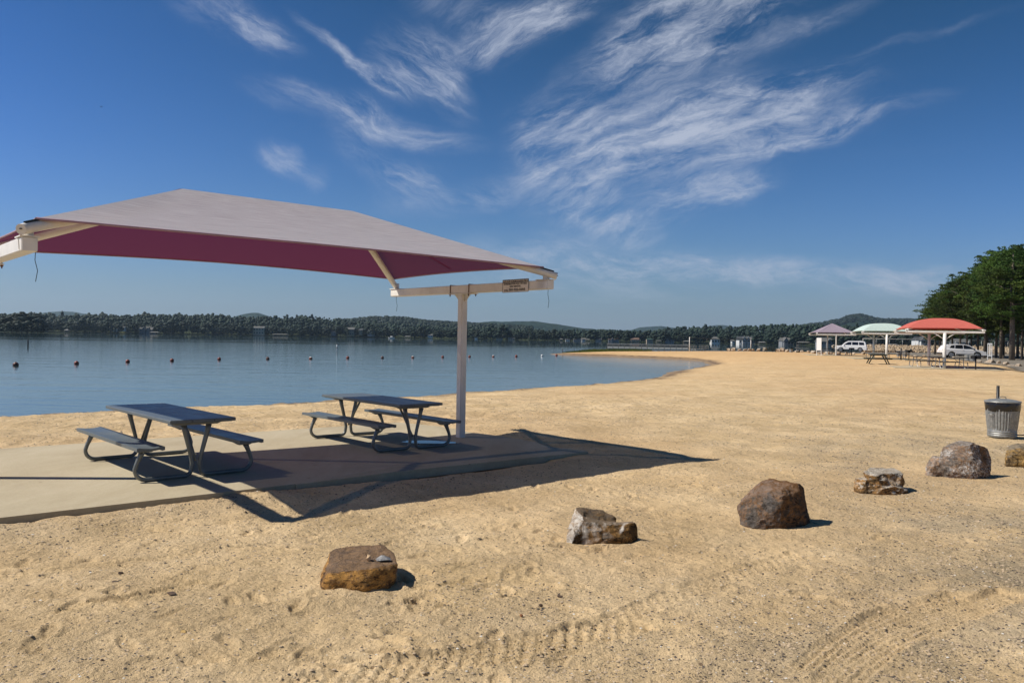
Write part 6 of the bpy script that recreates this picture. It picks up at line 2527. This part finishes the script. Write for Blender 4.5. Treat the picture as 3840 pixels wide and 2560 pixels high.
# white motor boat
q = at(1470, 1269.5, WL)
t = thing('motor_boat', (q.x, q.y - 4, WL + .1), 2.9, 'small white motor boat under way before the far shore', 'boat')
V = [(-2.6, -.95, .8), (-2.6, .95, .8), (1.2, 1.0, .9), (3.0, 0, 1.1), (1.2, -1.0, .9), (-2.6, -.7, 0), (-2.6, .7, 0), (1.4, .5, 0), (2.2, 0, .1), (1.4, -.5, 0)]
MB().add(V, [(0, 1, 2, 3, 4), (5, 9, 8, 7, 6), (0, 5, 6, 1), (1, 6, 7, 2), (2, 7, 8, 3), (3, 8, 9, 4), (4, 9, 5, 0)]).build('hull', walls['white'], t)
MB().box((-.3, 0, 1.5), (1.8, 1.4, 1.0), bev=.1).build('cabin', walls['white'], t)
MB().box((.65, 0, 1.55), (.1, 1.2, .6)).build('windscreen', pane, t)
# lawn by the shore
mb = MB()
P = [atd(q_, 1250, D_) for q_, D_ in ((395, 838), (478, 844), (474, 868), (430, 880), (405, 868))]
zz_ = [.2, .3, 2.2, 3.4, 2.0]
mb.add([(p_.x, p_.y, z_) for p_, z_ in zip(P, zz_)], [tuple(range(5))])
tag(mb.build('shore_lawn', M['lawn']), kind='structure', label='sunlit lawn sloping to the far shore on the left')

# ================================================================ the pines on the right
def pine_crown(seed, nbr=92, rad=1.0):
    """branch ends inside a round crown, each carrying a dozen needle tufts"""
    r_ = np.random.RandomState(seed)
    V, F = [], []
    for i in range(nbr):
        d = r_.normal(0, 1, 3)
        d /= np.linalg.norm(d)
        q = r_.uniform(.22, 1) ** .45
        lump = 1 + .16 * math.sin(d[0] * 5 + seed) * math.sin(d[1] * 4 + 2 * seed) + .10 * math.sin(d[2] * 9 + seed)
        c0 = d * q * lump * .92
        br = r_.uniform(.13, .24)
        for j in range(19):
            o_ = r_.normal(0, 1, 3)
            o_ /= np.linalg.norm(o_)
            c = c0 + o_ * br * np.array([1.15, 1.15, .42]) * r_.uniform(.3, 1)
            s = r_.uniform(.032, .062)
            for k in range(9):
                u_ = r_.normal(0, 1, 3) + o_ * .5 + np.array([0, 0, .7])
                u_ /= np.linalg.norm(u_)
                w_ = np.cross(u_, r_.normal(0, 1, 3))
                w_ /= np.linalg.norm(w_) + 1e-9
                b = len(V)
                V += [c - w_ * s * .30, c + w_ * s * .30, c + u_ * s * 1.3]
                F.append((b, b + 1, b + 2))
    return np.array(V), np.array(F)


PC = []
for k in range(5):
    V, F = pine_crown(900 + k)
    PC.append(mesh_np('pine_crown_shape', V, F, M['pine']))
r = np.random.RandomState(77)
pines = [(3506, 128, 1118, 2.4), (3524, 122, 1092, 3.0), (3548, 114, 1074, 3.2), (3572, 120, 1062, 3.4), (3600, 110, 1040, 3.4), (3627, 104, 1030, 3.3), (3642, 118, 1018, 3.6), (3668, 106, 1006, 3.5),
         (3692, 97, 1003, 3.2), (3703, 112, 992, 3.8), (3736, 99, 952, 3.6), (3754, 94, 936, 3.6), (3764, 112, 930, 4.2), (3796, 86, 916, 3.6), (3816, 98, 912, 3.9), (3834, 90, 914, 3.6), (3880, 88, 905, 3.9), (3930, 93, 900, 4.0), (3990, 97, 905, 4.0)]
where = ['leftmost of all', 'second from the left', 'third from the left', 'fourth from the left', 'fifth from the left', 'sixth from the left, above the crossover car', 'seventh from the left', 'eighth from the left', 'ninth from the left, by the openwork frame',
         'tenth from the left', 'eleventh from the left', 'twelfth from the left', 'thirteenth from the left', 'with the thickest pale trunk', 'fifteenth from the left', 'whose trunk meets the right edge', 'just beyond the right edge', 'beyond the right edge', 'farthest right beyond the frame']
for i, (px, D, ty, rad) in enumerate(pines):
    x = (px - 1920) / CAM_F * D
    z0 = .2
    top = atd(px, ty, D).z
    h = top - z0
    t = thing('pine_tree', (x, D, z0), 0, f'tall green pine, {where[i]}' + ('' if i > 8 and i != 14 else ' in the right-hand grove'), 'tree', 'pines of the grove at the right')
    lean = r.uniform(-.25, .25)
    tr = r.uniform(.10, .16) if i != 13 else .24
    MB().tube([(0, 0, -.3), (lean * .3, 0, h * .3), (lean, .1, h * .65), (lean * .8, 0, h * .93)], [tr * 1.25, tr, tr * .7, .05], 10).build('trunk', M['bark'], t)
    mb = MB()
    for k in range(14):
        a, z = r.uniform(0, 6.28), h * r.uniform(.36, .85)
        L_ = rad * r.uniform(.45, .72) * (1.05 - .5 * abs(z / h - .5))
        mb.tube([(lean * .7, 0, z), (lean * .7 + L_ * .5 * math.cos(a), L_ * .5 * math.sin(a), z + .12 * L_), (lean * .7 + L_ * math.cos(a), L_ * math.sin(a), z + .35 * L_)], [.06, .04, .015], 5)
    mb.build('limb', M['bark'], t)
    lowf = .22 if i not in (13, 15) else .34
    for k, (f0, f1, rr) in enumerate(((lowf, .62, 1.0), (.42, .84, 1.05), (.62, 1.0, .82))):
        c = link('crown', PC[(i + k * 2) % 5], t, (lean * .8 + r.uniform(-.4, .4), r.uniform(-.4, .4), h * (f0 + f1) / 2), r.uniform(0, 6))
        c.scale = (rad * rr * 1.06, rad * rr * 1.06, h * (f1 - f0) / 2 * 1.04)

# ================================================================ air
t = bpy.data.materials.new('haze_air')
t.use_nodes = True
t.node_tree.nodes.clear()
pv = t.node_tree.nodes.new('ShaderNodeVolumePrincipled')
pv.inputs['Color'].default_value = (.60, .82, 1.0, 1)
pv.inputs['Density'].default_value = HAZE = .00008
pv.inputs['Anisotropy'].default_value = .3
om = t.node_tree.nodes.new('ShaderNodeOutputMaterial')
t.node_tree.links.new(pv.outputs[0], om.inputs['Volume'])
hz = MB().box((0, 2500, 150), (17000, 10000, 310)).build('haze', t)
hz['kind'] = 'stuff'
hz['label'] = 'thin summer haze over the lake'
hz.location.z = .0
